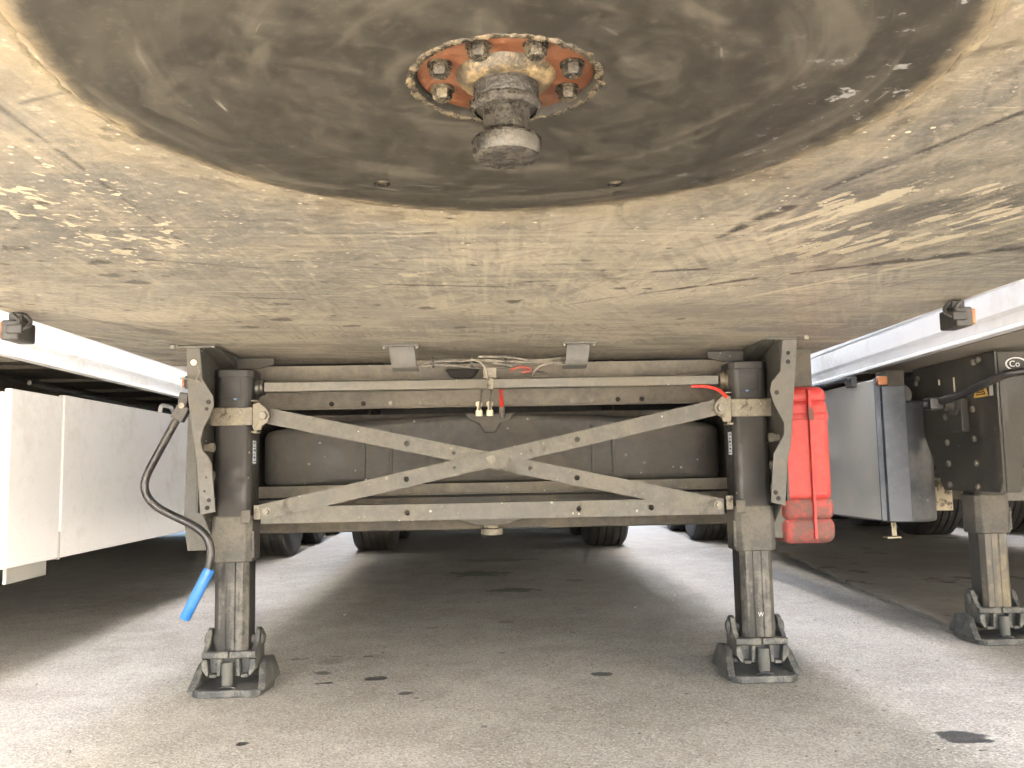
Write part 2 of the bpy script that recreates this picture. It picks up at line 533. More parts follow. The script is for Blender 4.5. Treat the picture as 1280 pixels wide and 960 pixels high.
M['asphalt'] = ground_material(True)
M['asphalt_far'] = ground_material(False)
o = link('ground', ground_mesh(), 'asphalt', None)
o['kind'] = 'structure'
M['grit'] = worn('grit', (0.16, 0.145, 0.12), (0.30, 0.275, 0.235), 0.5, 0.8, 0, 8)
gb_ = B()
r9 = random.Random(21)
for _ in range(260):
    y = 1.9 + 4.5 * r9.random() ** 1.6
    x = r9.uniform(-1.9, 1.95)
    s_ = r9.uniform(.0014, .0032) * (1.9 if r9.random() < .05 else 1)
    m_ = Matrix.Translation((x, y, s_ * .3)) @ Matrix.Rotation(r9.uniform(0, 6), 4, 'Z') @ Matrix.Rotation(r9.uniform(-.5, .5), 4, 'X')
    gb_.box(-s_ * r9.uniform(.7, 1.4), s_ * r9.uniform(.7, 1.4), -s_, s_ * r9.uniform(.6, 1.2), -s_ * .6, s_ * .6, m_)
o = link('grit', gb_, 'grit', None)
o['kind'] = 'stuff'
o['label'] = 'loose grit and small stones scattered on the asphalt'
o['category'] = 'grit'
M['pad'] = worn('concrete_pad', (0.27, 0.245, 0.205), (0.36, 0.33, 0.28), 0.5, 0.8, 0, 1.4, 0.3, (0.4, 0.37, 0.31), 120, dark=(0.12, 0.105, 0.085), dark_amt=0.25, bump=0.5)
edge = []
for i in range(60):
    y = 3.78 + i * 0.16
    edge.append((1.985 + (y - 3.6) * 0.117 + rnd.uniform(-.018, .018), y))
g = B()
g.prism(edge + [(14, 13.3), (14, 3.9), (2.3, 3.86)], 'z', -0.05, 0.02)
o = link('concrete_pavement', g, 'pad', None)
o['kind'] = 'structure'

# ================================================================== the underbody plate with its scars
KY = 0.912           # kingpin position along the trailer
DISC_R = 0.487

def plate_colour(X, Y):
    def lerp(c, col, m):
        return c * (1 - m[..., None]) + np.array(col) * m[..., None]
    def rot(a):
        a = math.radians(a)
        return X * math.cos(a) + Y * math.sin(a), -X * math.sin(a) + Y * math.cos(a)
    xs, ys = X[0], Y[:, 0]
    def win(xa, xb, ya, yb):
        return np.searchsorted(ys, ya), np.searchsorted(ys, yb), np.searchsorted(xs, xa), np.searchsorted(xs, xb)
    c = np.zeros(X.shape + (3,)) + np.array((0.30, 0.280, 0.238))
    c = lerp(c, (0.40, 0.36, 0.285), sstep(fbm(X * 3, Y * 3, 1), .42, .62))
    c = lerp(c, (0.225, 0.222, 0.205), sstep(fbm(X * 2.3 + 5, Y * 2.6, 2), .5, .66) * .8)
    # long wipe streaks left by couplings being backed under
    for a, sd_, st in ((66, 3, .42), (-66, 4, .42), (10, 5, .5), (90, 9, .5), (-35, 6, .35), (3, 7, .45)):
        u, v = rot(a)
        m = sstep(fbm(u * 4.5, v * 85, sd_, 4), .55, .70) * sstep(fbm(X * 1.7, Y * 1.7, sd_ + 40), .4, .62)
        c = lerp(c, (0.54, 0.485, 0.36), m * st)
        m = sstep(fbm(u * 5.5 + 9, v * 95, sd_ + 20, 4), .58, .72) * sstep(fbm(X * 1.9 + 3, Y * 1.9, sd_ + 60), .42, .62)
        c = lerp(c, (0.14, 0.128, 0.108), m * st)
    # sandy collar of old grease round the coupling disc
    r = np.hypot(X, Y - KY)
    an = np.arctan2(Y - KY, X)
    wob = (fbm(an * 5 + 30, r * 9, 70) - .5) * .16
    m = sstep(r + wob, .60, .50)
    c = lerp(c, (0.42, 0.35, 0.225), m * .7)
    m = sstep(fbm(an * 9 + 30, r * 40, 71, 4), .52, .62) * sstep(r, .72, .52)
    c = lerp(c, (0.54, 0.47, 0.32), m * .45)
    m = sstep(fbm(an * 11 + 30, r * 30, 72, 4), .58, .66) * sstep(r, .66, .50)
    c = lerp(c, (0.13, 0.10, 0.065), m * .6)
    # cream chipped paint and grey bare metal, right of the disc
    zr = np.exp(-(((X - .74) / .40) ** 2 + ((Y - 1.52) / .34) ** 2) ** 1.5)
    u, v = rot(-64)
    c = lerp(c, (0.13, 0.125, 0.115), sstep(fbm(u * 6, v * 22, 13, 5), .45, .58) * zr * .9)
    chips = (fbm(u * 13, v * 55, 11, 3) * .6 + fbm(u * 4, v * 12, 14, 3) * .4 - .5) * 2.6 * zr + (zr - 1) * .5
    zone2 = np.exp(-(((X - 1.02) / .3) ** 2 + ((Y - 1.35) / .4) ** 2))
    c = lerp(c, (0.55, 0.50, 0.36), sstep(fbm(u * 4, v * 50, 12, 4), .52, .60) * zone2 * .8)
    # pale spatter and grey rub, left of the disc
    zone = np.exp(-(((X + .70) / .36) ** 2 + ((Y - 1.50) / .42) ** 2) ** 1.5)
    u, v = rot(-40)
    c = lerp(c, (0.20, 0.20, 0.185), sstep(fbm(u * 5, v * 8, 22), .46, .62) * zone * .8)
    u, v = rot(60)
    chips = np.maximum(chips, (fbm(u * 55, v * 85, 21, 2) * .6 + fbm(u * 8, v * 14, 26, 3) * .4 - .55) * 2.8 * zone * sstep(fbm(X * 6, Y * 6, 23), .40, .6) + (zone - 1) * .4)
    zone = np.exp(-(((X + .25) / .5) ** 2 + ((Y - 1.85) / .3) ** 2))
    chips = np.maximum(chips, (fbm(X * 50, Y * 70, 24, 2) * .6 + fbm(X * 7, Y * 9, 27, 3) * .4 - .62) * 2.4 * zone + (zone - 1) * .4)
    c = lerp(c, (0.13, 0.12, 0.10), sstep(fbm(X * 9, Y * 40, 25, 4), .65, .70) * zone * .6)
    # rear dust flow
    zone = sstep(Y, 2.0, 2.7)
    u, v = rot(8)
    c = lerp(c, (0.245, 0.225, 0.185), sstep(fbm(u * 3, v * 14, 31, 5), .45, .62) * zone * .75)
    c = lerp(c, (0.46, 0.42, 0.33), sstep(fbm(u * 5 + 2, v * 22, 32, 5), .58, .68) * zone * .7)
    # near the side edges: dark crazing on the left
    zone = sstep(-X, .75, 1.1) * sstep(Y, 1.7, 2.1)
    u, v = rot(58)
    c = lerp(c, (0.13, 0.12, 0.105), sstep(fbm(u * 6, v * 30, 41, 5), .57, .66) * zone * .85)
    # individual round tar drops
    rr = random.Random(3)
    drops = [(-.90, 1.62, .022), (-.97, 1.33, .017), (-.83, 1.85, .02), (-.80, 1.92, .022), (-.80, 1.73, .018), (-.55, 2.2, .02), (-.42, 2.55, .022), (-.6, 2.43, .03),
             (.3, 2.05, .014), (-.18, 2.28, .02), (.05, 2.2, .022), (-.1, 2.6, .018), (-.72, 2.55, .02), (.55, 2.5, .012)]
    drops += [(rr.uniform(-1.2, .4), rr.uniform(1.3, 2.8), rr.uniform(.004, .010)) for _ in range(60)]
    for x, y, s in drops:
        i0, i1, j0, j1 = win(x - s * 2.2, x + s * 2.2, y - s * 2, y + s * 2)
        Xw, Yw = X[i0:i1, j0:j1], Y[i0:i1, j0:j1]
        d = np.hypot((Xw - x) / 1.25, Yw - y) + (vnoise(Xw * 90, Yw * 90, 5) - .5) * s * .7
        c[i0:i1, j0:j1] = lerp(c[i0:i1, j0:j1], (0.075, 0.068, 0.058), sstep(d, s * 1.1, s * .75) * .9)
    # scratches, seams and slots: (points, half width, colour, strength)
    dk, cr = (0.045, 0.04, 0.038), (0.58, 0.52, 0.38)
    lines = [([(-.588, .55), (-.586, 1.62)], .0028, dk, .75), ([(-.586, 1.62), (-.586, 2.4)], .0018, dk, .2),
             ([(.649, 1.02), (.513, 1.317)], .005, dk, .85), ([(.489, 1.413), (.443, 1.54)], .012, (0.05, .04, .035), .9), ([(.443, 1.54), (.423, 1.599)], .007, dk, .8),
             ([(1.27, 1.5), (.83, 2.352)], .003, dk, .55), ([(1.10, 1.69), (.83, 1.83)], .017, dk, .9), ([(.83, 1.83), (.627, 1.939), (.45, 2.06)], .008, (.05, .035, .03), .9), ([(.45, 2.06), (.289, 2.169), (.2, 2.25)], .0045, dk, .7),
             ([(.62, 2.22), (.95, 1.80)], .008, cr, .75), ([(.75, 2.1), (.98, 1.82)], .005, cr, .6),
             ([(-.25, 1.98), (.02, 2.02)], .006, dk, .8), ([(-.7, 1.72), (-.5, 1.80)], .005, dk, .7), ([(-.62, 2.1), (-.48, 2.14)], .006, dk, .7), ([(-.36, 1.78), (-.2, 1.83)], .004, dk, .7),
             ([(-.45, 1.74), (-.30, 1.76)], .004, dk, .7), ([(.35, 1.88), (.46, 1.86)], .008, dk, .8), ([(.03, 1.98), (.12, 1.96)], .005, dk, .5),
             ([(-1.27, 1.95), (-.9, 2.9)], .003, dk, .5), ([(-.2, 1.56), (1.0, 1.58)], .006, cr, .35), ([(-1.0, 1.25), (-.93, 1.3)], .008, dk, .8), ([(-.9, 1.2), (-.74, 1.21)], .004, dk, .7)]
    for pts, w, col, st in lines:
        w_ = w * 3 + .006
        i0, i1, j0, j1 = win(min(p[0] for p in pts) - w_, max(p[0] for p in pts) + w_, min(p[1] for p in pts) - w_, max(p[1] for p in pts) + w_)
        Xw, Yw = X[i0:i1, j0:j1], Y[i0:i1, j0:j1]
        D = np.full(Xw.shape, 9.0)
        for (ax, ay), (bx, by) in zip(pts, pts[1:]):
            L2 = (bx - ax) ** 2 + (by - ay) ** 2
            t = np.clip(((Xw - ax) * (bx - ax) + (Yw - ay) * (by - ay)) / L2, 0, 1)
            D = np.minimum(D, np.hypot(Xw - ax - t * (bx - ax), Yw - ay - t * (by - ay)))
        wv = w * (0.5 + fbm(Xw * 14, Yw * 14, 88, 3))
        gap = sstep(fbm(Xw * 22, Yw * 22, 90, 3), .30, .42)
        c[i0:i1, j0:j1] = lerp(c[i0:i1, j0:j1], col, sstep(D, wv * 1.5 + .0012, wv * .6) * st * gap)
    for k in range(170):            # short random scuffs
        x, y = rr.uniform(-1.2, 1.2), rr.uniform(.9, 2.9)
        a = rr.gauss(-.45 if x > 0 else .35, .35)
        L, w = rr.uniform(.02, .14), rr.uniform(.0012, .003)
        i0, i1, j0, j1 = win(x - L - .01, x + L + .01, y - L - .01, y + L + .01)
        sel = (slice(i0, i1), slice(j0, j1))
        u = (X[sel] - x) * math.cos(a) + (Y[sel] - y) * math.sin(a)
        v = -(X[sel] - x) * math.sin(a) + (Y[sel] - y) * math.cos(a)
        m = sstep(np.abs(v) + np.maximum(np.abs(u) - L / 2, 0), w * 1.6, w * .6) * rr.uniform(.3, .8)
        col = np.array(cr if rr.random() < .6 else (.1, .09, .08))
        c[sel] = c[sel] * (1 - m[..., None]) + col * m[..., None]
    c = c * (0.37 + 0.50 * sstep(Y + (fbm(X * 2, Y * 2, 77) - .5) * .8, 1.3, 2.3))[..., None]     # greasier front, dustier rear, with tone painted in to even out the light
    return np.clip(c, 0, 1), np.clip(chips * .5 + .5, 0, 1)


def plate_mesh():
    xs = np.linspace(-1.268, 1.268, 634)
    ys = [0.55]
    while ys[-1] < 3.62:
        ys.append(ys[-1] + 0.0032 * max(.8, ys[-1] / 1.1))
    ys = np.array(ys)
    X, Y = np.meshgrid(xs, ys)
    nx, ny = len(xs), len(ys)
    bend = np.interp(ys, [0.5, 3.0, 3.45, 3.62], [0, 0, 0, .03])       # the rear end of the plate turns up
    Z = ZP + bend[:, None] + (fbm(X * 1.4, Y * 1.4, 99, 3) - .5) * .006 * sstep(np.hypot(X, Y - KY), .5, .8)
    co = np.stack([X, Y, Z], -1).reshape(-1, 3)
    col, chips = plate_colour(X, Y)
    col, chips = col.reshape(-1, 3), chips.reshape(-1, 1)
    i = np.arange(ny - 1)[:, None] * nx + np.arange(nx - 1)[None, :]
    F = np.stack([i, i + nx, i + nx + 1, i + 1], -1).reshape(-1, 4)     # facing down
    ctr = co[F].mean(1)
    F = F[np.hypot(ctr[:, 0], ctr[:, 1] - KY) > .16]
    me = bpy.data.meshes.new('underbody_plate')
    me.vertices.add(len(co))
    me.vertices.foreach_set('co', co.ravel())
    me.loops.add(F.size)
    me.loops.foreach_set('vertex_index', F.ravel())
    me.polygons.add(len(F))
    me.polygons.foreach_set('loop_start', np.arange(0, F.size, 4))
    me.polygons.foreach_set('loop_total', np.full(len(F), 4))
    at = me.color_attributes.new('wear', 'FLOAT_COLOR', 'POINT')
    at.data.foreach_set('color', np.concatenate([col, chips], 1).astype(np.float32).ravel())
    me.update()
    me.validate()
    me.shade_smooth()
    return me

def plate_material():
    t = NT('scarred_plate')
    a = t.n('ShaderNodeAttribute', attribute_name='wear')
    n = t.noise(60, 5, 0.7)
    f = t.noise(300, 3, 0.6)
    c = t.mix(t.math('MULTIPLY', t.ramp(n, 0.5, 0.75), 0.4), a.outputs['Color'], (0.46, 0.42, 0.33))
    c = t.mix(t.math('MULTIPLY', t.ramp(n, 0.45, 0.25), 0.45), c, (0.15, 0.135, 0.11))
    ch = t.math('ADD', a.outputs['Alpha'], t.math('MULTIPLY', t.math('SUBTRACT', t.noise(150, 4, .75), .5), .22))
    c = t.mix(t.math('MULTIPLY', t.ramp(ch, .552, .572), .72), c, (0.40, 0.355, 0.255))
    sv = t.mapping((9, 130, 1), (0, 0, math.radians(-62)))
    st_ = t.math('MULTIPLY', t.ramp(t.noise(1.0, 4, .65, sv), .60, .68), t.ramp(t.noise(2.5, 2), .42, .58))
    c = t.mix(t.math('MULTIPLY', st_, .35), c, (0.34, 0.305, 0.235))
    sv = t.mapping((120, 8, 1), (0, 0, math.radians(-20)))
    st_ = t.math('MULTIPLY', t.ramp(t.noise(1.0, 4, .65, sv), .60, .68), t.ramp(t.noise(2.1, 2), .45, .58))
    c = t.mix(t.math('MULTIPLY', st_, .5), c, (0.10, 0.092, 0.078))
    v = t.voro(75)
    s = t.n('ShaderNodeSeparateColor')
    t.put(s.inputs[0], v.outputs['Color'])
    dot = t.math('MULTIPLY', t.math('LESS_THAN', v.outputs['Distance'], t.math('MULTIPLY', s.outputs[0], .3)), t.math('LESS_THAN', s.outputs[1], .22))
    c = t.mix(t.math('MULTIPLY', dot, t.ramp(t.noise(4, 3), .45, .6, 0, .7)), c, (0.6, 0.54, 0.4))
    c = t.mix(t.math('MULTIPLY', t.ramp(f, .45, .7), .2), c, (0.13, 0.12, 0.1))
    t.bump(t.math('ADD', n, t.math('MULTIPLY', f, .5)), 0.35, 0.002)
    return t.done(c, t.ramp(n, .3, .7, .42, .7), 0.0, 0.5)

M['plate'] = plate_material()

def disc_material():
    t = NT('greasy_coupling_steel')
    geo = t.n('ShaderNodeNewGeometry').outputs['Position']
    sep = t.n('ShaderNodeSeparateXYZ')
    t.put(sep.inputs[0], geo)
    y = t.math('SUBTRACT', sep.outputs[1], KY)
    r = t.math('SQRT', t.math('ADD', t.math('MULTIPLY', sep.outputs[0], sep.outputs[0]), t.math('MULTIPLY', y, y)))
    an = t.math('ARCTAN2', sep.outputs[0], y)
    cb = t.n('ShaderNodeCombineXYZ')
    t.put(cb.inputs[0], t.math('MULTIPLY', r, 60.0))
    t.put(cb.inputs[1], t.math('MULTIPLY', an, 1.6))
    arcs = t.noise(1.0, 5, 0.6, cb.outputs[0])
    cb2 = t.n('ShaderNodeCombineXYZ')
    t.put(cb2.inputs[0], t.math('MULTIPLY', r, 11.0))
    t.put(cb2.inputs[1], t.math('MULTIPLY', an, 2.6))
    smear = t.noise(1.0, 5, 0.66, cb2.outputs[0], 1.6)
    blot = t.noise(9, 6, 0.65, dist=0.8)
    c = t.mix(t.ramp(smear, .32, .72), (0.017, 0.0155, 0.012), (0.034, 0.031, 0.024))
    c = t.mix(t.ramp(blot, .60, .74, 0, .6), c, (0.026, 0.023, 0.019))
    edge = t.ramp(r, .28, .46)
    c = t.mix(t.math('MULTIPLY', t.ramp(arcs, .60, .74), t.math('ADD', t.math('MULTIPLY', edge, .45), .1)), c, (0.15, 0.14, 0.115))
    # long bright arc scuffs on the left half, pale flakes on the right
    cb3 = t.n('ShaderNodeCombineXYZ')
    t.put(cb3.inputs[0], t.math('MULTIPLY', r, 110.0))
    t.put(cb3.inputs[1], t.math('MULTIPLY', an, 2.6))
    sc = t.math('MULTIPLY', t.ramp(t.noise(1.0, 3, .5, cb3.outputs[0]), .66, .72), t.ramp(t.noise(4.5, 2, .5), .5, .6))
    c = t.mix(t.math('MULTIPLY', sc, t.ramp(r, .16, .36, .15, .7)), c, (0.20, 0.19, 0.16))
    fl = t.math('MULTIPLY', t.ramp(t.noise(34, 4, .7), .60, .66), t.ramp(sep.outputs[0], .26, .40))
    c = t.mix(t.math('MULTIPLY', fl, .75), c, (0.22, 0.225, 0.22))
    c = t.mix(t.math('MULTIPLY', t.ramp(t.noise(15, 5, .7, dist=1.0), .62, .68), .7), c, (0.022, 0.021, 0.019))
    c = t.mix(t.math('MULTIPLY', t.ramp(t.noise(80, 4, .7), .5, .75), .35), c, (0.085, 0.076, 0.058))
    c = t.mix(t.math('MULTIPLY', t.ramp(t.noise(5, 5, .7), .62, .72), t.math('MULTIPLY', t.ramp(arcs, .45, .6), edge)), c, (0.16, 0.16, 0.15))
    cb4 = t.n('ShaderNodeCombineXYZ')
    t.put(cb4.inputs[0], t.math('MULTIPLY', r, 20.0))
    t.put(cb4.inputs[1], t.math('MULTIPLY', an, 1.3))
    wipe = t.noise(1.0, 4, .55, cb4.outputs[0], .7)
    c = t.mix(t.ramp(wipe, .52, .70, 0, .55), c, (0.075, 0.068, 0.053))
    c = t.mix(t.ramp(wipe, .46, .32, 0, .6), c, (0.016, 0.0145, 0.012))
    rim = t.math('ADD', r, t.math('MULTIPLY', t.math('SUBTRACT', t.noise(16, 5, .75), .5), .075))
    c = t.mix(t.ramp(rim, .455, .492, 0, .8), c, (0.17, 0.138, 0.088))
    rough = t.math('ADD', t.ramp(smear, .3, .7, .36, .56), t.math('MULTIPLY', arcs, .12))
    h = t.math('ADD', t.math('MULTIPLY', smear, .5), t.math('ADD', t.math('MULTIPLY', t.noise(26, 4, .6), .5), t.math('MULTIPLY', arcs, .4)))
    t.bump(h, 0.16, 0.002)
    return t.done(c, rough, 0.0, 0.28)

M['disc'] = disc_material()
M['grease'] = worn('grease_crust', (0.035, 0.029, 0.019), (0.15, 0.115, 0.062), 0.38, 0.25, 0, 60, bump=1.0)
M['crust_sand'] = worn('sandy_crust', (0.115, 0.095, 0.06), (0.20, 0.165, 0.105), 0.5, 0.6, 0, 30, bump=0.6)
M['rust'] = worn('rust_orange_primer', (0.090, 0.027, 0.008), (0.111, 0.048, 0.019), 0.45, 0.5, 0.1, 18, 0.0, dark=(0.16, 0.07, 0.03), dark_amt=0.35, bump=0.5)
M['pin'] = worn('polished_pin', (0.030, 0.027, 0.022), (0.075, 0.069, 0.056), 0.45, 0.26, 0.35, 22, dark=(0.014, 0.0125, 0.01), dark_amt=0.5, bump=1.0)
M['pin_grease'] = worn('pin_grease', (0.022, 0.019, 0.015), (0.055, 0.048, 0.036), 0.4, 0.2, 0.2, 90, 0.5, (0.25, 0.23, 0.18), 420, bump=1.0)
M['collar'] = worn('greasy_collar', (0.05, 0.042, 0.028), (0.26, 0.19, 0.095), 0.42, 0.3, 0.3, 24, bump=0.8)

# ================================================================== trailer building blocks
def hexbolt(r, h, washer=True):
    b = B()
    if washer:
        b.lathe([(r * 1.35, 0), (r * 1.35, -h * .2)], axis='y', n=20)
    b.lathe([(r, -h * .2), (r, -h * .92), (r * .85, -h)], axis='y', n=6)
    return b.mesh('bolt')

BOLT = hexbolt(.011, .014)
BOLT.materials.append(M['bolt'])
BOLT_BIG = hexbolt(.016, .02)
BOLT_BIG.materials.append(M['bolt'])

def bolt(parent, loc, me=None, rz=0.0, rx=0.0, name='bolt'):
    o = link(name, me or BOLT, 'bolt', parent, loc)
    o.rotation_euler = (rx, 0, rz)
    return o

def wheel_meshes():
    w, R = .385, .5
    prof = [(.30, -w / 2 + .03), (.42, -w / 2), (.47, -w / 2 + .008), (.492, -w / 2 + .03)]
    for k in range(5):
        c0 = -w / 2 + .045 + k * .0655
        prof += [(R, c0), (R, c0 + .05), (R - .016, c0 + .053), (R - .016, c0 + .0635)] if k < 4 else [(R, c0), (R, c0 + .045)]
    prof += [(.492, w / 2 - .03), (.47, w / 2 - .008), (.42, w / 2), (.30, w / 2 - .03)]
    t = B().lathe(prof, axis='x', n=64, cap=False).mesh('tyre', True)
    t.materials.append(M['tyre'])
    r = B().lathe([(.05, -.12), (.12, -.12), (.13, -.06), (.22, -.03), (.29, -.16), (.305, -.17), (.30, .16), (.285, .16), (.2, .03), (.05, .03)], axis='x', n=40).mesh('rim', True)
    r.materials.append(M['rim'])
    return t, r

TYRE, RIM = wheel_meshes()

def add_wheels(root, ys, xo=1.08):
    for y in ys:
        a = B().cyl((0, y, .5), .065, -xo + .1, xo - .1, 'x', 20)
        link('axle', a, 'chassis', root, smooth=True)
        for s in (-1, 1):
            w = sub_empty('wheel', root, (s * xo, y, .5))
            link('tyre', TYRE, 'tyre', w).modifiers.new('e', 'EDGE_SPLIT').split_angle = math.radians(30)
            link('rim', RIM, 'rim', w).modifiers.new('e', 'EDGE_SPLIT').split_angle = math.radians(30)

RAIL_PROF = [(-.06, 1.182), (0, 1.177), (0, 1.187), (-.022, 1.196), (-.022, 1.232), (-.006, 1.244), (-.006, 1.322), (-.012, 1.326), (-.012, 1.333), (-.006, 1.337), (-.006, 1.372), (-.06, 1.372)]

def add_body(root, y0=.3, y1=12.9, wall='white', rail='rail_white'):
    """cargo box: rails, wall panels, front, rear, roof, floor"""
    for s in (-1, 1):
        link('side_rail', B().prism([((1.275 + x) * s, z) for x, z in RAIL_PROF], 'y', y0, y1), rail, root)
        n = 12
        for k in range(n):
            a, b = y0 + (y1 - y0) * k / n + .002, y0 + (y1 - y0) * (k + 1) / n - .002
            link('wall_panel', B().box(s * 1.21 if s > 0 else -1.262, s * 1.21 if s < 0 else 1.262, a, b, 1.375, 3.97), wall, root)
        link('roof_rail', B().box(s * 1.19 if s > 0 else -1.268, s * 1.19 if s < 0 else 1.268, y0, y1, 3.972, 4.03), 'rail_white', root, bevel=.01)
    link('front_wall', B().box(-1.208, 1.208, y0 + .01, y0 + .06, 1.21, 3.97), 'white', root)
    link('rear_door', B().box(-1.208, 1.208, y1 - .06, y1 - .01, 1.21, 3.97), 'white', root)
    link('roof', B().box(-1.188, 1.188, y0 + .01, y1 - .01, 3.975, 4.02), 'white', root)
    link('cargo_floor', B().box(-1.205, 1.205, 3.5, y1 - .07, 1.27, 1.30), 'chassis', root)

def add_chassis(root, y1=12.7, rail_x=.55):
    for s in (-1, 1):
        b = B().box(s * rail_x - .06, s * rail_x + .06, 3.9, y1, 1.235, 1.25)
        b.box(s * rail_x - .005, s * rail_x + .005, 3.9, y1, .935, 1.235)
        b.box(s * rail_x - .06, s * rail_x + .06, 3.9, y1, .92, .935)
        link('chassis_rail', b, 'chassis', root)
    k = 0
    y = 4.4
    while y < y1:
        link('crossmember', B().box(-1.2, 1.2, y, y + .05, 1.251, 1.268), 'chassis', root)
        y += .6
        k += 1

def add_rear(root, y_axle):
    link('light_block_box', B().box(-1.14, 1.14, 4.30, 6.9, .52, .90), 'chassis', root, bevel=.01)  # unseen box added to cut light coming from the rear
    link('underride_guard', B().box(-1.15, 1.15, y_axle + 3.7, y_axle + 3.8, .42, .56), 'chassis', root, bevel=.01)
    link('light_block_flap', B().box(-1.22, 1.22, y_axle + 3.2, y_axle + 3.212, .12, .92), 'black', root)  # full-width flap added to block sky light behind the wheels
    for s in (-1, 1):
        link('guard_bracket', B().box(s * .55 - .05, s * .55 + .05, y_axle + 3.7, y_axle + 3.78, .56, .92), 'chassis', root)

def leg_meshes():
    """everything of a landing leg below its housing, about the leg's foot point"""
    D = {}
    h = .0735
    c = .022
    oct_ = [(-h + c, -h), (h - c, -h), (h, -h + c), (h, h - c), (h - c, h), (-h + c, h), (-h, h - c), (-h, -h + c)]
    D['housing'] = B().prism(oct_, 'z', .445, 1.098)
    D['cap'] = B().prism([(x * 1.03, y * 1.03) for x, y in oct_], 'z', 1.082, 1.112)
    hh = .064
    cc = .02
    o2 = [(-hh + cc, -hh), (-.018, -hh), (-.015, -hh + .005), (.015, -hh + .005), (.018, -hh), (hh - cc, -hh), (hh, -hh + cc), (hh, hh - cc), (hh - cc, hh), (-hh + cc, hh), (-hh, hh - cc), (-hh, -hh + cc)]
    D['inner_tube'] = B().prism(o2, 'z', .135, .47)
    base = B().prism([(-.125, -.10), (-.095, -.125), (.095, -.125), (.125, -.10), (.142, .03), (.12, .13), (-.12, .13), (-.142, .03)], 'z', 0.0, .026)
    for s in (-1, 1):
        m = Matrix.Shear('XY', 4, (0, 0)) if False else Matrix(((1, 0, -s * .22, s * .012), (0, 1, 0, 0), (0, 0, 1, 0), (0, 0, 0, 1)))
        base.prism([(-.118, .022), (-.08, .045), (-.03, .095), (.03, .108), (.10, .098), (.128, .05), (.128, .022)], 'x', s * .106, s * .136, m)
    base.prism([(-.105, .022), (-.105, .05), (.105, .05), (.105, .022)], 'y', .10, .125)
    D['foot_base'] = base
    cr = B()
    for s in (-1, 1):
        cr.prism([(-.072, .08), (-.068, .14), (-.03, .175), (-.015, .205), (.012, .212), (.035, .2), (.05, .15), (.05, .08)], 'x', s * .080, s * .100)
    cr.prism([(-.098, .142), (.098, .142), (.098, .088), (.075, .056), (-.075, .056), (-.098, .088)], 'y', -.045, .05)
    y0, y1 = -.082, -.046
    for s in (-1, 1):
        X = lambda a, b: (min(s * a, s * b), max(s * a, s * b))
        cr.box(*X(.002, .0995), y0, y1, .121, .144)                       # top bar, split in the middle
        cr.prism([(s * .0995, .120), (s * .078, .120), (s * .072, .07), (s * .078, .058), (s * .0995, .088)], 'y', y0, y1)
        cr.prism([(s * .024, .120), (s * .040, .120), (s * .044, .062), (s * .030, .062)], 'y', y0, y1)
        cr.box(*X(.0445, .0715), y0, y1, .057, .070)
    D['foot_cradle'] = cr
    D['foot_bumper'] = B().lathe([(.017, .034), (.021, .04), (.021, .104), (.018, .112)], (0, -.092, 0), 'z', 20)
    D['foot_spring'] = B().tube([(.03, -.1, .026), (.012, -.112, .034), (-.012, -.112, .034), (-.03, -.1, .026)], .005, 8, .02)
    p = B().cyl((0, .008, .172), .017, -.112, .112, 'x', 18)
    for s in (-1, 1):
        p.lathe([(.024, s * .1005), (.024, s * .108)], (0, .008, .172), 'x', 18)
    D['foot_pin'] = p
    out = {}
    for k, b in D.items():
        out[k] = b.mesh(k, True)
    return out

LEG = leg_meshes()
LEG_MAT = {'cap': 'leg', 'inner_tube': 'tube', 'foot_base': 'foot', 'foot_cradle': 'foot', 'foot_bumper': 'bumper', 'foot_spring': 'crank', 'foot_pin': 'foot'}
LEG_BEV = {'cap': .006, 'inner_tube': .008, 'foot_base': .006, 'foot_cradle': .005, 'foot_pin': .002}

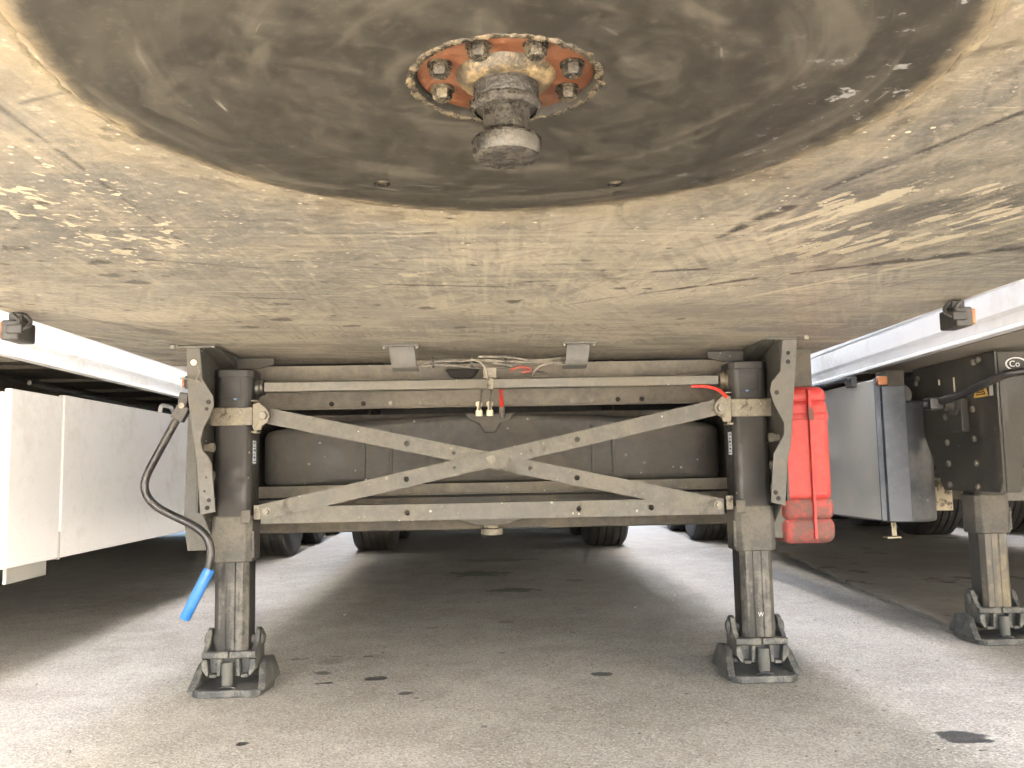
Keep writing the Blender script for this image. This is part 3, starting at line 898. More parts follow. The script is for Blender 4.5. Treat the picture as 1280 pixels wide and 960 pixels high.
def add_leg(root, x, y, inner, z_off=0.0, tube='tube', clamp=True, rz=0.0):
    me = LEG['housing']
    leg = link('landing_leg', me, 'leg', root, (x, y, z_off), bevel=.012, seg=3)
    leg.rotation_euler = (0, 0, rz)
    leg.scale = (.92, .92, 1)
    for k in ('cap', 'inner_tube', 'foot_base', 'foot_cradle', 'foot_bumper', 'foot_spring', 'foot_pin'):
        mm = LEG[k].copy() if (k == 'inner_tube' and tube != 'tube') else LEG[k]
        if k == 'inner_tube':
            mm.materials.clear()
            mm.materials.append(M[tube])
        if not mm.materials:
            mm.materials.append(M[LEG_MAT[k]])
        link(k, mm, LEG_MAT[k], leg, bevel=LEG_BEV.get(k, 0), smooth=True)
    # dusty sleeve round the lower housing, with a slotted guide on the inner side
    s = inner
    link('lower_sleeve', B().prism([(a * .0775, b * .0775) for a, b in ((-.72, -1), (.72, -1), (1, -.72), (1, .72), (.72, 1), (-.72, 1), (-1, .72), (-1, -.72))], 'z', .441, .60), 'leg_dusty', leg, bevel=.006)
    link('guide_strip', B().box(min(s * .074, s * .084), max(s * .074, s * .084), -.06, -.035, .455, .545), 'leg_dusty', leg, bevel=.002)
    link('guide_slot', B().box(min(s * .0845, s * .0865), max(s * .0845, s * .0865), -.054, -.041, .46, .50), 'hole', leg)
    link('paint_dot', B().lathe([(.008, -.0738), (.008, -.0752)], (s * .012, 0, 1.01), 'y', 16), 'dot_blue', leg)
    link('embossed_pad', B().box(-.045, .030, -.0765, -.0738, 1.008, 1.070), 'leg', leg, bevel=.0015)
    st = link('barcode_sticker', B().box(min(s * .0738, s * .0746), max(s * .0738, s * .0746), -.05, -.005, .78, .86), 'sticker', leg)
    for k in range(6):
        z = .785 + k * .0125
        link('barcode_bar', B().box(min(s * .0746, s * .0752), max(s * .0746, s * .0752), -.046, -.012 - (k % 3) * .006, z, z + .004 + (k % 2) * .003), 'ink_blue', leg)
    if clamp:
        b = B()
        b.box(-.082, .082, -.088, -.0755, .912, .976)
        b.box(min(-s * .082, -s * .125), max(-s * .082, -s * .125), -.088, -.076, .895, .985)
        b.box(min(s * .0745, s * .0865), max(s * .0745, s * .0865), -.076, .06, .912, .976)
        link('clamp_band', b, 'clamp', leg, bevel=.004)
        e = B().prism([(s * .084, .985), (s * .105, .992), (s * .125, .978), (s * .145, .962), (s * .15, .944), (s * .142, .922), (s * .12, .908), (s * .118, .895), (s * .09, .892), (s * .084, .905)], 'y', -.100, -.089)
        e.prism([(s * .078, .892), (s * .104, .892), (s * .104, .884), (s * .078, .884)], 'y', -.104, -.05)
        e.prism([(s * .078, .994), (s * .104, .994), (s * .104, 1.0), (s * .078, 1.0)], 'y', -.104, -.05)
        link('clamp_ear', e, 'clamp', leg, bevel=.003)
        bolt(leg, (s * .126, -.1005, .944), BOLT_BIG)
        bolt(leg, (-s * .103, -.0885, .944))
        link('brace_tab', B().box(min(s * .078, s * .105), max(s * .078, s * .105), -.05, -.042, .585, .635), 'clamp', leg, bevel=.002)
        link('brace_tab', B().box(min(s * .040, s * .0765), max(s * .040, s * .0765), -.085, -.078, .575, .62), 'leg_dusty', leg, bevel=.003)
    return leg

# ================================================================== the trailer overhead
T = empty('semi_trailer', (0, 0, 0), 0, 'white semi-trailer overhead, its scarred grey underbody, kingpin and braced landing legs in the middle', 'trailer', 'trailers parked side by side')
add_body(T)
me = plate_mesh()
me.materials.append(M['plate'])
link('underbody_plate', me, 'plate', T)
link('front_plate', B().box(-1.268, 1.268, .32, .549, ZP, ZP + .008), 'plate_n', T)
link('underbody_core', B().box(-1.2, 1.2, .38, 3.3, ZP + .035, ZP + .06), 'chassis', T)

# coupling disc, dished a little towards its rim
def disc_mesh():
    nr, na = 40, 160
    bm = bmesh.new()
    rings = []
    for i in range(nr + 1):
        r = .0985 + (DISC_R - .0985) * i / nr
        ring = []
        for j in range(na):
            a = 2 * math.pi * j / na
            rr = r + (math.sin(a * 7 + 1) * .003 + math.sin(a * 17) * .002 + math.sin(a * 31 + 2) * .0015) * (i / nr) ** 6
            z = ZP - .0075
            if i == nr:
                z = ZP - .0005
            ring.append(bm.verts.new((rr * math.cos(a), KY + rr * math.sin(a), z)))
        rings.append(ring)
    for a, b in zip(rings, rings[1:]):
        for j in range(na):
            bm.faces.new((a[j], b[j], b[(j + 1) % na], a[(j + 1) % na]))
    inner = [bm.verts.new((v.co.x, v.co.y, ZP + .03)) for v in rings[0]]
    for j in range(na):
        bm.faces.new((inner[j], rings[0][j], rings[0][(j + 1) % na], inner[(j + 1) % na]))
    bmesh.ops.recalc_face_normals(bm, faces=bm.faces)
    m = bpy.data.meshes.new('coupling_disc')
    for f in bm.faces:
        f.smooth = True
    bm.to_mesh(m)
    bm.free()
    return m

disc = link('coupling_disc', disc_mesh(), 'disc', T, label='round greasy dark rubbing area round the kingpin')
# crust of grease where the disc ends and round the pin's opening
def crust(R, w, h, z, n, seed, a0=0, a1=2 * math.pi):
    r_ = random.Random(seed)
    bm = bmesh.new()
    rings = []
    raw = [(r_.uniform(.1, 1.0), r_.uniform(-.6, .6)) for _ in range(n)]
    jit = [tuple((raw[j - 2][q] + 2 * raw[j - 1][q] + 2 * raw[j][q] + raw[(j + 1) % n][q]) / 6 for q in (0, 1)) for j in range(n)]
    for j in range(n):
        a = a0 + (a1 - a0) * j / n
        sc = jit[j][0]
        ring = []
        for k in range(7):
            t = math.pi * k / 6
            rr = R + jit[j][1] * w * .9 + math.cos(t) * w * (.35 + .65 * sc) + (r_.uniform(-.22, .22) * w if 0 < k < 6 else 0)
            zz = z - math.sin(t) * h * sc * r_.uniform(.45, 1.3)
            ring.append(bm.verts.new((rr * math.cos(a), KY + rr * math.sin(a), zz)))
        rings.append(ring)
    for j in range(n):
        A, C = rings[j], rings[(j + 1) % n]
        for k in range(6):
            bm.faces.new((A[k], A[k + 1], C[k + 1], C[k]))
    bmesh.ops.recalc_face_normals(bm, faces=bm.faces)
    for f in bm.faces:
        f.smooth = True
    m = bpy.data.meshes.new('grease_crust')
    bm.to_mesh(m)
    bm.free()
    return m
link('grease_crust', crust(DISC_R + .005, .007, .0014, ZP, 700, 4), 'crust_sand', disc)
link('grease_crust', crust(.1040, .0060, .0045, ZP - .0070, 260, 5), 'grease', disc)
for x, y in ((-.175, 1.245), (.173, 1.255)):
    s = link('plug_screw', B().lathe([(.012, ZP - .0072), (.012, ZP - .009), (.006, ZP - .0095), (.004, ZP - .0085)], (x, y, 0), 'z', 18), 'greasy_bolt', disc, smooth=True)

pin = link('king_pin', B().lathe([(.0355, ZP + .02), (.0362, ZP - .002), (.0362, ZP - .033), (.034, ZP - .038), (.0255, ZP - .042), (.0252, ZP - .066), (.0265, ZP - .0695), (.0345, ZP - .0715),
                                 (.0368, ZP - .0735), (.0372, ZP - .078), (.0370, ZP - .0905), (.0358, ZP - .0925)], (0, KY, 0), 'z', 56, jitter=.006), 'pin', T, smooth=True,
           label='greasy steel coupling pin with a narrow waist')
link('pin_face', B().lathe([(.0357, ZP - .0926), (.034, ZP - .0935), (.012, ZP - .0937)], (0, KY, 0), 'z', 40, jitter=.02), 'pin_grease', pin, smooth=True)
link('grease_band', B().lathe([(.0365, ZP - .030), (.0382, ZP - .033), (.0385, ZP - .037), (.034, ZP - .041)], (0, KY, 0), 'z', 90, cap=False, jitter=.035), 'pin_grease', pin, smooth=True)
link('grease_band', B().lathe([(.0264, ZP - .065), (.029, ZP - .0695), (.0352, ZP - .0722), (.0380, ZP - .0755)], (0, KY, 0), 'z', 80, cap=False, jitter=.045), 'pin_grease', pin, smooth=True)
link('collar', B().lathe([(.056, ZP + .0015), (.053, ZP - .004), (.0485, ZP - .008), (.0465, ZP - .0105), (.041, ZP - .0125), (.0365, ZP - .013)], (0, KY, 0), 'z', 56, jitter=.012), 'collar', pin, smooth=True)
link('mounting_flange', B().lathe([(.0975, ZP + .010), (.0968, ZP + .001), (.094, ZP - .0008), (.055, ZP + .0002)], (0, KY, 0), 'z', 64), 'rust', pin, smooth=True, label='rust-orange round flange')
for k in range(8):
    a = math.radians(22.5 + 45 * k)
    b = B().lathe([(.0135, ZP - .0005), (.0135, ZP - .0035)], (.0765 * math.cos(a), KY + .0765 * math.sin(a), 0), 'z', 20)
    b.lathe([(.0112, ZP - .0035), (.0112, ZP - .012), (.0090, ZP - .0145)], (.0765 * math.cos(a), KY + .0765 * math.sin(a), 0), 'z', 6)
    link('flange_bolt', b, 'greasy_bolt', pin, smooth=True)

# landing legs
LX, LY = .915, 3.11
for s in (-1, 1):
    add_leg(T, s * LX, LY, -s)
# small letter stamped on the right leg's tube
cu = bpy.data.curves.new('stamp', 'FONT')
cu.body = 'W'
cu.size = .022
cu.extrude = .0005
to = bpy.data.objects.new('stamp', cu)
COL.objects.link(to)
bpy.context.view_layer.update()
tm = bpy.data.meshes.new_from_object(to)
bpy.data.objects.remove(to)
right_leg = [o for o in T.children if o.name.startswith('landing_leg')][-1]
so = link('stamped_letter', tm, 'panel_grey', right_leg, (-.006, -.0648, .215))
so.rotation_euler = (math.pi / 2, 0, 0)

# side brackets the legs hang from
FL = [(-1.029, 1.172), (-.983, 1.172), (-.982, 1.157), (-.973, 1.063), (-.954, 1.032), (-.937, 1.005), (-.934, .971), (-.946, .938), (-.966, .899), (-.976, .859), (-.969, .826), (-.949, .802), (-.938, .779), (-.924, .621), (-.974, .612), (-.99, .793), (-1.019, .986)]
FR = [(.991, 1.172), (.978, 1.059), (.947, 1.022), (.94, .993), (.949, .951), (.982, .88), (.98, .843), (.941, .778), (.925, .615), (.974, .602), (.987, .744), (1.003, .81), (1.026, 1.016), (1.043, 1.172)]
for s, F in ((-1, FL), (1, FR)):
    br = link('leg_bracket', B().prism(F, 'y', 2.90, 2.909), 'bracket', T, bevel=.003)
    x = lambda a, b: (min(s * a, s * b), max(s * a, s * b))
    link('web_plate', B().prism([(2.912, 1.17), (3.28, 1.17), (3.28, .55), (3.16, .47), (2.98, .612), (2.912, .62)], 'x', *x(.984, .993)), 'web', br, bevel=.002)
    link('rear_flange', B().prism([(s * .996, 1.17), (s * 1.10, 1.17), (s * 1.115, .60), (s * 1.10, .475), (s * 1.01, .475), (s * .996, .56)], 'y', 3.155, 3.164), 'bracket', br, bevel=.002)
    link('top_gusset', B().prism([(s * .982, 1.165), (s * .982, 1.128), (s * .86, 1.125), (s * .80, 1.14), (s * .80, 1.165)], 'y', 3.166, 3.174), 'web', br, bevel=.002)
    link('top_gusset', B().prism([(2.93, 1.172), (3.15, 1.172), (3.15, 1.118)], 'x', *x(.930, .981)), 'web', br, bevel=.003)
    link('foot_strip', B().box(*x(.93, 1.05), 2.885, 2.898, 1.166, 1.1735), 'bracket', br, bevel=.002)
    for z in (.835, .74, .66):
        b = B().lathe([(.012, .0), (.012, -.02)], axis='x', n=12).lathe([(.017, -.02), (.017, -.034)], axis='x', n=6)
        if s > 0:
            pass
        else:
            b.xf(Matrix.Scale(-1, 4, (1, 0, 0)))
        link('stud', b, 'bolt', br, (s * .984, 2.965, z))
    for (hx, hz, hr) in (((-.951, .985, .008), (-.957, .962, .006), (-.945, .66, .007), (-.95, .635, .008), (-.955, .735, .004), (-.96, .69, .004)) if s < 0 else ((1.008, 1.12, .007), (1.006, 1.09, .008), (.962, .985, .008), (.942, .648, .008), (.950, .628, .008))):
        link('bolt_hole', B().lathe([(hr, 2.8995), (hr, 2.8985)], (hx, 0, hz), 'y', 16), 'hole', br)
    if s < 0:
        b = B().lathe([(.010, 2.8995), (.010, 2.893), (.006, 2.889)], (-1.001, 0, 1.118), 'y', 16)
        link('rivet', b, 'white_cap', br, smooth=True)
        link('spring_clip', B().tube([(-.985, 2.888, 1.105), (-.975, 2.885, 1.085), (-.99, 2.885, 1.06), (-.972, 2.885, 1.05), (-1.01, 2.885, 1.062), (-1.04, 2.885, 1.065)], .003, 8, .01), 'bolt', br)
    bo = B().lathe([(.012, 1.1735), (.012, 1.160)], (s * 1.06, 2.87, 0), 'z', 6)
    link('plate_bolt', bo, 'bolt', br)
link('olive_panel', B().box(-1.0, -.965, 3.20, 3.21, .40, .62), 'olive', T)

# cross bracing and the lower cross beam: angle bars with punched holes
def bar(name, p0, p1, half, y0, y1, holes_x, mat='brace', lip=.04):
    L = math.hypot(p1[0] - p0[0], p1[1] - p0[1])
    hs = [(abs(hx - p0[0]) / abs(p1[0] - p0[0]) * L, r) for hx, r in holes_x]
    return link(name, B().strip(p0, p1, half, y0, y1, hs, lip), mat, T)

b1 = bar('diagonal_brace', (-.80, .947), (.80, .597), .0275, 3.049, 3.055, [(-.307, .010), (-.143, .007), (.124, .007), (.289, .010)])
b2 = bar('diagonal_brace', (-.812, .609), (.79, .947), .0275, 3.033, 3.039, [(-.308, .010), (-.141, .007), (.126, .007), (.292, .010)])
bm_ = bar('cross_beam', (-.815, .599), (.808, .599), .0285, 3.057, 3.063, [(-.308, .010), (.293, .010), (.55, .010)], lip=.06)
bolt(b2, (-.012, 3.032, .778))
bolt(b2, (-.79, 3.032, .613))
bolt(b1, (.785, 3.048, .603))
link('beam_lower_flange', B().box(-.80, .80, 3.064, 3.12, .5705, .5765), 'brace', bm_)

# cross shaft between the leg gearboxes
sh = link('drive_shaft', B().box(-.82, .82, 3.09, 3.13, 1.032, 1.070), 'shaft', T, bevel=.006)
for s in (-1, 1):
    link('shaft_coupling', B().lathe([(.034, s * .853), (.034, s * .835), (.028, s * .828), (.028, s * .82)], (0, 3.11, 1.051), 'x', 20), M['tube_rust'], sh, smooth=True)

# rails and cross pieces behind the shaft
def z_rail(name, y, z0, z1, half, flange=.05, mat='rail'):
    b = B().box(-half, half, y, y + .006, z0, z1)
    b.box(-half, half, y + .007, y + flange, z1 - .006, z1)
    b.box(-half, half, y - flange * .35, y - .001, z0, z0 + .006)
    return link(name, b, mat, T, bevel=.0015)
z_rail('cross_rail', 3.30, 1.090, 1.150, .98, .06)
rb = z_rail('cross_rail', 3.56, 1.000, 1.075, 1.0, .06)
for x, m_ in ((-.66, 'hole'), (-.53, 'hole'), (-.30, 'bolt'), (-.42, 'bolt'), (.33, 'bolt'), (.52, 'hole'), (.41, 'bolt'), (.62, 'hole'), (.2, 'bolt')):
    link('rail_bolt', B().lathe([(.010, 3.5595), (.010, 3.553)], (x, 0, 1.022), 'y', 10), m_, rb)
z_rail('cross_rail', 3.70, .955, .985, 1.0, .05, 'chassis')
link('dark_backdrop', B().box(-1.2, 1.2, 4.25, 4.262, .60, 1.25), 'black', T)  # black sheet added in place of the darkness behind the tank
z_rail('cross_rail', 3.44, .648, .692, .96, .05)
z_rail('cross_rail', 3.42, .602, .640, .96, .045, 'chassis')
ub = link('tank_cradle_beam', B().box(-.98, .98, 3.46, 3.80, .508, .556), 'chassis', T, bevel=.008)
link('drain_dish', B().prism([(-.22, .562), (.19, .562), (.10, .548), (.05, .527), (-.075, .527), (-.13, .548)], 'y', 3.40, 3.455), 'brace', ub, bevel=.004)
link('drain_plug', B().lathe([(.030, .527), (.030, .516), (.041, .513), (.043, .508), (.042, .490), (.036, .488)], (-.012, 3.43, 0), 'z', 24), 'clamp', ub, smooth=True)

# dark plastic tank between the legs
def tank_mesh():
    X0, X1, y0, y1, r = -.945, .945, 3.50, 3.92, .13
    poly = []
    for cx, cy, a0 in ((X1 - r, y0 + r, -90), (X1 - r, y1 - r, 0), (X0 + r, y1 - r, 90), (X0 + r, y0 + r, 180)):
        for k in range(9):
            a = math.radians(a0 + 90 * k / 8)
            poly.append((cx + r * math.cos(a), cy + r * math.sin(a)))
    out = []
    for i, p in enumerate(poly):       # subdivide the long sides so the top can be crowned
        q = poly[(i + 1) % len(poly)]
        out.append(p)
        if abs(q[0] - p[0]) > .5:
            out += [(p[0] + (q[0] - p[0]) * k / 12, p[1] + (q[1] - p[1]) * k / 12) for k in range(1, 12)]
    b = B().prism(out, 'z', .690, .968)
    for v in b.bm.verts:
        if v.co.z > .9:
            v.co.z -= .055 * (v.co.x / .93) ** 2
    return b
tk = link('storage_tank', tank_mesh(), 'tank', T, bevel=.03, seg=4, label='dark grey rounded plastic tank behind the cross bracing')
for x in (-.52, -.41, .40, .485):
    link('tank_rib', B().box(x - .005, x + .005, 3.494, 3.502, .715, .925 - .05 * (x / .93) ** 2), 'tank', tk, bevel=.002)
link('tank_boss', B().prism([(-.115, .972), (.09, .972), (.075, .945), (.03, .925), (.012, .89), (-.035, .89), (-.055, .925), (-.10, .945)], 'y', 3.478, 3.505), 'tank', tk, bevel=.008)

for s in (-1, 1):
    link('side_light_block', B().box(min(s * 1.0, s * 1.008), max(s * 1.0, s * 1.008), 3.46, 4.24, .56, 1.06), 'black', T)  # black panels added to keep gap light off the tank ends

# hanging clips, cables, hoses under the plate's rear end
for (x0, x1, tilt) in ((-.360, -.272, .012), (.258, .338, -.012)):
    prof = [(2.955, 1.1735), (2.955, 1.12), (2.965, 1.098), (2.985, 1.088), (3.01, 1.09), (3.01, 1.096), (2.987, 1.095), (2.971, 1.103), (2.962, 1.122), (2.962, 1.1735)]
    b = B().prism(prof, 'x', x0, x1)
    for v in b.bm.verts:
        v.co.x += tilt * (1.1735 - v.co.z) / .085
    cl = link('cable_clip', b, 'bracket', T, bevel=.002)
    link('clip_flange', B().box(x0 - .02, x1 + .02, 2.93, 2.954, 1.168, 1.1738), 'bracket', cl, bevel=.001)
    for xx in (x0 - .012, x1 + .012):
        link('clip_bolt', B().lathe([(.006, 1.168), (.006, 1.160)], (xx, 2.942, 0), 'z', 6), 'bolt', cl)
cp = [
    [(-.33, 3.0, 1.112), (-.2, 3.02, 1.125), (-.05, 3.03, 1.128), (.1, 3.02, 1.118), (.31, 3.0, 1.11)],
    [(-.33, 2.995, 1.118), (-.12, 3.05, 1.135), (.02, 3.05, 1.122), (.18, 3.06, 1.125), (.31, 2.99, 1.118)],
    [(-.33, 3.005, 1.105), (-.18, 3.03, 1.116), (-.02, 3.06, 1.10), (.12, 3.05, 1.112), (.31, 3.01, 1.104)],
    [(-.12, 3.02, 1.122), (-.06, 3.01, 1.13), (-.025, 3.0, 1.10), (-.02, 3.0, 1.06), (-.015, 3.03, 1.03)],
    [(.30, 3.0, 1.112), (.18, 2.99, 1.11), (.145, 2.99, 1.085), (.14, 3.02, 1.07)],
    [(.0, 3.03, 1.12), (.07, 3.0, 1.10), (.12, 3.0, 1.085), (.2, 3.12, 1.09)],
    [(-.05, 3.03, 1.14), (.05, 3.0, 1.135), (.15, 3.02, 1.12), (.26, 3.0, 1.13), (.34, 3.1, 1.14)],
]
for i, p in enumerate(cp):
    link('cable', B().tube(p, .0055 if i < 3 else .0042, 8, .04), 'cable', T, smooth=True)
for x in (-.21, -.075, .045):
    link('cable_tie', B().lathe([(.020, x - .004), (.020, x + .004)], (0, 3.03, 1.12), 'x', 10), 'black', T)
link('red_wire', B().tube([(.06, 3.0, 1.084), (.085, 2.99, 1.098), (.12, 2.99, 1.094), (.135, 3.0, 1.085), (.1, 3.0, 1.08)], .006, 8, .02), 'dark_red', T, smooth=True)
link('valve_block', B().box(-.035, .012, 3.0, 3.03, 1.06, 1.10).box(-.022, .0, 2.99, 3.02, 1.02, 1.06), 'clamp', T, bevel=.004)
link('coupling_socket', B().prism([(-.18, 1.122), (-.05, 1.122), (-.07, 1.095), (-.09, 1.085), (-.14, 1.085), (-.16, 1.098)], 'y', 3.24, 3.29), 'hole', T, bevel=.004)
for x, xt in ((-.055, -.045), (-.012, -.008)):
    w = link('brake_line', B().tube([(x, 3.44, .975), (xt, 3.36, 1.02), (xt + .004, 3.2, 1.06)], .005, 8, .03), 'cable', T, smooth=True)
    link('line_connector', B().lathe([(.014, .955), (.014, .975), (.008, .983), (.008, .992), (.014, 1.0), (.013, 1.01), (.006, 1.014)], (x, 3.44, 0), 'z', 14), 'white_cap', w, smooth=True)
w = link('red_hose', B().tube([(.036, 3.45, .99), (.034, 3.40, 1.03), (.030, 3.25, 1.07)], .008, 10, .04), 'red_hose', T, smooth=True)
link('hose_sleeve', B().tube([(.038, 3.462, .95), (.036, 3.449, .993)], .011, 10), 'cable', w, smooth=True)
link('red_hose', B().tube([(.72, 3.10, 1.03), (.765, 3.07, 1.026), (.80, 3.04, 1.012), (.822, 3.01, .98)], .006, 10, .04), 'red_hose', T, smooth=True)

# crank with blue grip
ck = link('crank_handle', B().tube([(-1.058, 2.93, .945), (-1.127, 2.94, .823), (-1.186, 2.95, .716), (-1.15, 2.95, .645), (-.975, 2.95, .558), (-.947, 2.95, .49), (-.962, 2.95, .42)], .0135, 14, .06), 'crank', T, smooth=True,
          label='bent black crank handle with blue grip beside the left landing leg')
link('grip', B().tube([(-.955, 2.95, .432), (-.958, 2.95, .426), (-1.033, 2.95, .276), (-1.036, 2.95, .270)], [.015, .0185, .0185, .016], 18), 'grip', ck, smooth=True, label='blue plastic grip')
hb = B().box(-.022, .022, -.016, .016, -.03, .025, Matrix.Translation((-1.05, 2.93, .955)) @ Matrix.Rotation(math.radians(28), 4, 'Y'))
hb.box(-.016, .016, -.022, .022, .0, .045, Matrix.Translation((-1.045, 2.935, .975)) @ Matrix.Rotation(math.radians(10), 4, 'Y'))
link('hinge', hb, 'crank', ck, bevel=.005)
link('hinge_pin', B().lathe([(.010, 2.905), (.010, 2.96)], (-1.043, 0, .975), 'y', 14), 'bolt', ck, smooth=True)
link('crank_shaft', B().cyl((0, 2.96, 1.0), .013, -1.06, -.98, 'x', 14), 'crank', ck, smooth=True)

# red extinguisher box on the right side
def rbox(z0, z1, dx=0.0):
    return B().box(1.045 - dx, 1.238 + dx, 3.14 - dx, 3.36 + dx, z0, z1)
rx = link('extinguisher_box', rbox(.60, .985), 'red', T, bevel=.035, seg=4, label='red plastic fire extinguisher box hanging behind the right landing leg')
link('box_top', rbox(.955, 1.028, -.002), 'red', rx, bevel=.035, seg=4)
link('box_collar', rbox(.885, .945, .003), 'red', rx, bevel=.03, seg=4)
link('box_bottom', rbox(.452, .55, .004), 'red_dirty', rx, bevel=.035, seg=4)
link('box_band', rbox(.535, .625, .002), 'red_dirty', rx, bevel=.03, seg=4)
link('lid_seam', B().box(1.155, 1.167, 3.129, 3.15, .47, 1.015), 'red', rx, bevel=.004)
link('lid_latch', B().box(1.150, 1.171, 3.121, 3.1285, .90, .955), 'red_dirty', rx, bevel=.003)
link('box_hanger', B().box(1.08, 1.20, 3.2, 3.3, 1.03, 1.172), 'chassis', rx)

# side marker lamps under the edges
for s, y in ((-1, 2.27), (1, 2.27), (-1, 3.62), (1, 3.50)):
    lx = s * 1.245
    mk = link('marker_lamp', B().box(lx - .022, lx + .022, y - .045, y + .045, 1.098, 1.150).box(lx - .018, lx + .018, y - .02, y + .02, 1.150, 1.173), 'black', T, bevel=.005)
    link('lens', B().box(min(lx + s * .0225, lx + s * .034), max(lx + s * .0225, lx + s * .034), y - .04, y + .04, 1.104, 1.146), 'amber', mk, bevel=.004)
    link('lamp_cable', B().tube([(lx - s * .01, y - .05, 1.165), (lx - s * .03, y - .05, 1.145), (lx - s * .022, y - .055, 1.118), (lx - s * .045, y - .05, 1.125), (lx - s * .05, y - .03, 1.145), (lx - s * .03, y - .03, 1.165)], .005, 8, .02), 'black', mk, smooth=True)
    link('lamp_plug', B().box(lx - s * .02 - .02, lx - s * .02 + .02, y - .062, y - .047, 1.112, 1.135), 'black', mk, bevel=.004)

add_chassis(T)
add_wheels(T, (8.35, 9.66, 10.97))
add_rear(T, 8.35)

# ================================================================== neighbour on the left
LR = empty('semi_trailer', (-2.94, -.35, 0), math.radians(0.7), 'white semi-trailer on the left with plain white side panels below its wall', 'trailer', 'trailers parked side by side')
add_body(LR, -.75)
link('underbody_plate', B().box(-1.21, 1.21, -.73, 3.6, ZP + .004, ZP + .012), 'plate_n', LR)
add_chassis(LR)
add_wheels(LR, (8.35, 9.66, 10.97))
add_rear(LR, 8.35)
for s in (-1, 1):
    add_leg(LR, s * LX, LY - .25, -s)
    link('leg_bracket', B().box(s * 1.0 - .012, s * 1.0 + .012, 2.75, 3.1, .55, 1.178), 'web', LR, bevel=.004)
for (a, b) in ((3.62, 4.025), (4.04, 6.9)):
    p = link('side_panel', B().box(1.150, 1.178, a, b, .41, 1.082 if a < 4 else 1.092), 'skirt', LR, bevel=.006)
link('panel_return', B().box(1.04, 1.149, 3.62, 3.64, .415, 1.07), 'skirt', LR, bevel=.004)
link('panel_edge', B().box(1.152, 1.1795, 4.027, 4.039, .405, .52), 'panel_grey', LR, bevel=.003)
link('panel_bracket', B().box(1.10, 1.115, 3.75, 4.06, .34, .42), 'panel_grey', LR, bevel=.003)
hk = B().tube([(1.165, 5.18, 1.085), (1.165, 5.20, 1.135), (1.165, 5.36, 1.135), (1.165, 5.42, 1.085)], .012, 8, .03)
link('lift_loop', hk, 'skirt', LR, smooth=True)
link('cable', B().tube([(1.1, 3.9, 1.13), (1.1, 4.6, 1.11), (1.05, 5.6, 1.13), (1.0, 6.6, 1.15)], .01, 8, .3), 'black', LR, smooth=True)

# ================================================================== neighbour on the right
RR = empty('semi_trailer', (2.903, .5, 0), math.radians(-2.5), 'white semi-trailer on the right with grey side box, dark bolted bracket and stowed crank', 'trailer', 'trailers parked side by side')
add_body(RR, -2.6, wall='wall_grey', rail='wall_grey')  # front stretched forward out of view to keep sun off the ground
link('underbody_plate', B().box(-1.21, 1.21, -2.58, 3.6, ZP + .004, ZP + .012), 'plate_n', RR)
add_chassis(RR)
add_wheels(RR, (8.15, 9.46, 10.77))
add_rear(RR, 8.15)
RM = (Matrix.Translation((2.903, .5, 0)) @ Matrix.Rotation(math.radians(-2.5), 4, 'Z')).inverted()
def W(x, y, z=0.0):
    return RM @ Vector((x, y, z))
def wpoly(b):
    return b.xf(RM)
p = W(2.06, 3.60)
add_leg(RR, p.x, p.y, 1, tube='tube_rust', clamp=False)
add_leg(RR, 1.86 + p.x * 0 - .95, p.y, -1, tube='tube_rust', clamp=False)
# the plate faces the gap; its front edge turns inwards
bp = link('bracket_plate', wpoly(B().prism([(3.30, 1.168), (3.95, 1.168), (3.95, .98), (3.74, .615), (3.33, .615), (3.30, .66)], 'x', 1.965, 1.976)), 'web', RR, bevel=.003, label='dark bolted bracket plate beside the right-hand landing leg')
link('front_flange', wpoly(B().prism([(1.978, 1.165), (2.12, 1.165), (2.12, .93), (2.055, .82), (2.05, .72), (2.035, .615), (1.978, .615)], 'y', 3.30, 3.31)), 'web', bp, bevel=.003)
for (y, z) in ((3.40, 1.145), (3.44, 1.14), (3.92, 1.10), (3.90, 1.12), (3.68, .93), (3.47, .95), (3.68, .82), (3.47, .83), (3.68, .73), (3.47, .73), (3.68, .64), (3.47, .635)):
    b = B().lathe([(.013, 1.9645), (.013, 1.957), (.008, 1.953)], (0, y, z), 'x', 16)
    link('rivet', wpoly(b), 'bolt', bp, smooth=True)
for (y, z, h) in ((3.72, 1.085, .012), (3.60, 1.06, .035)):
    link('slot', wpoly(B().box(1.9635, 1.9645, y - .006, y + .006, z - h, z + h)), 'white_cap', bp)
tri = [(3.355, .995), (3.46, .995), (3.435, 1.045), (3.375, 1.045)]
st = link('warning_sticker', wpoly(B().prism(tri, 'x', 1.9635, 1.9646)), 'yellow', bp)
link('sticker_print', wpoly(B().prism([(3.375, 1.003), (3.44, 1.003), (3.425, 1.035), (3.39, 1.035)], 'x', 1.9626, 1.9634)), 'hole', bp)
for k in range(3):
    link('sticker_print', wpoly(B().box(1.9620, 1.9625, 3.384, 3.432, 1.008 + k * .009, 1.012 + k * .009)), 'yellow', bp)
link('sticker', wpoly(B().box(1.9635, 1.9646, 3.322, 3.347, .995, 1.04)), 'panel_grey', bp)
lg = B()
n = 24
for k in range(n):
    a0, a1 = 2 * math.pi * k / n, 2 * math.pi * (k + 1) / n
    q = [(2.05 + r_ * 1.7 * math.cos(a), 1.115 + r_ * math.sin(a)) for r_, a in ((.022, a0), (.026, a0), (.026, a1), (.022, a1))]
    lg.prism(q, 'y', 3.2985, 3.2995)
link('oval_emblem', wpoly(lg), 'sticker', bp)
cu = bpy.data.curves.new('emblem', 'FONT')
cu.body = 'Co'
cu.size = .034
cu.extrude = .0004
to = bpy.data.objects.new('emblem', cu)
COL.objects.link(to)
bpy.context.view_layer.update()
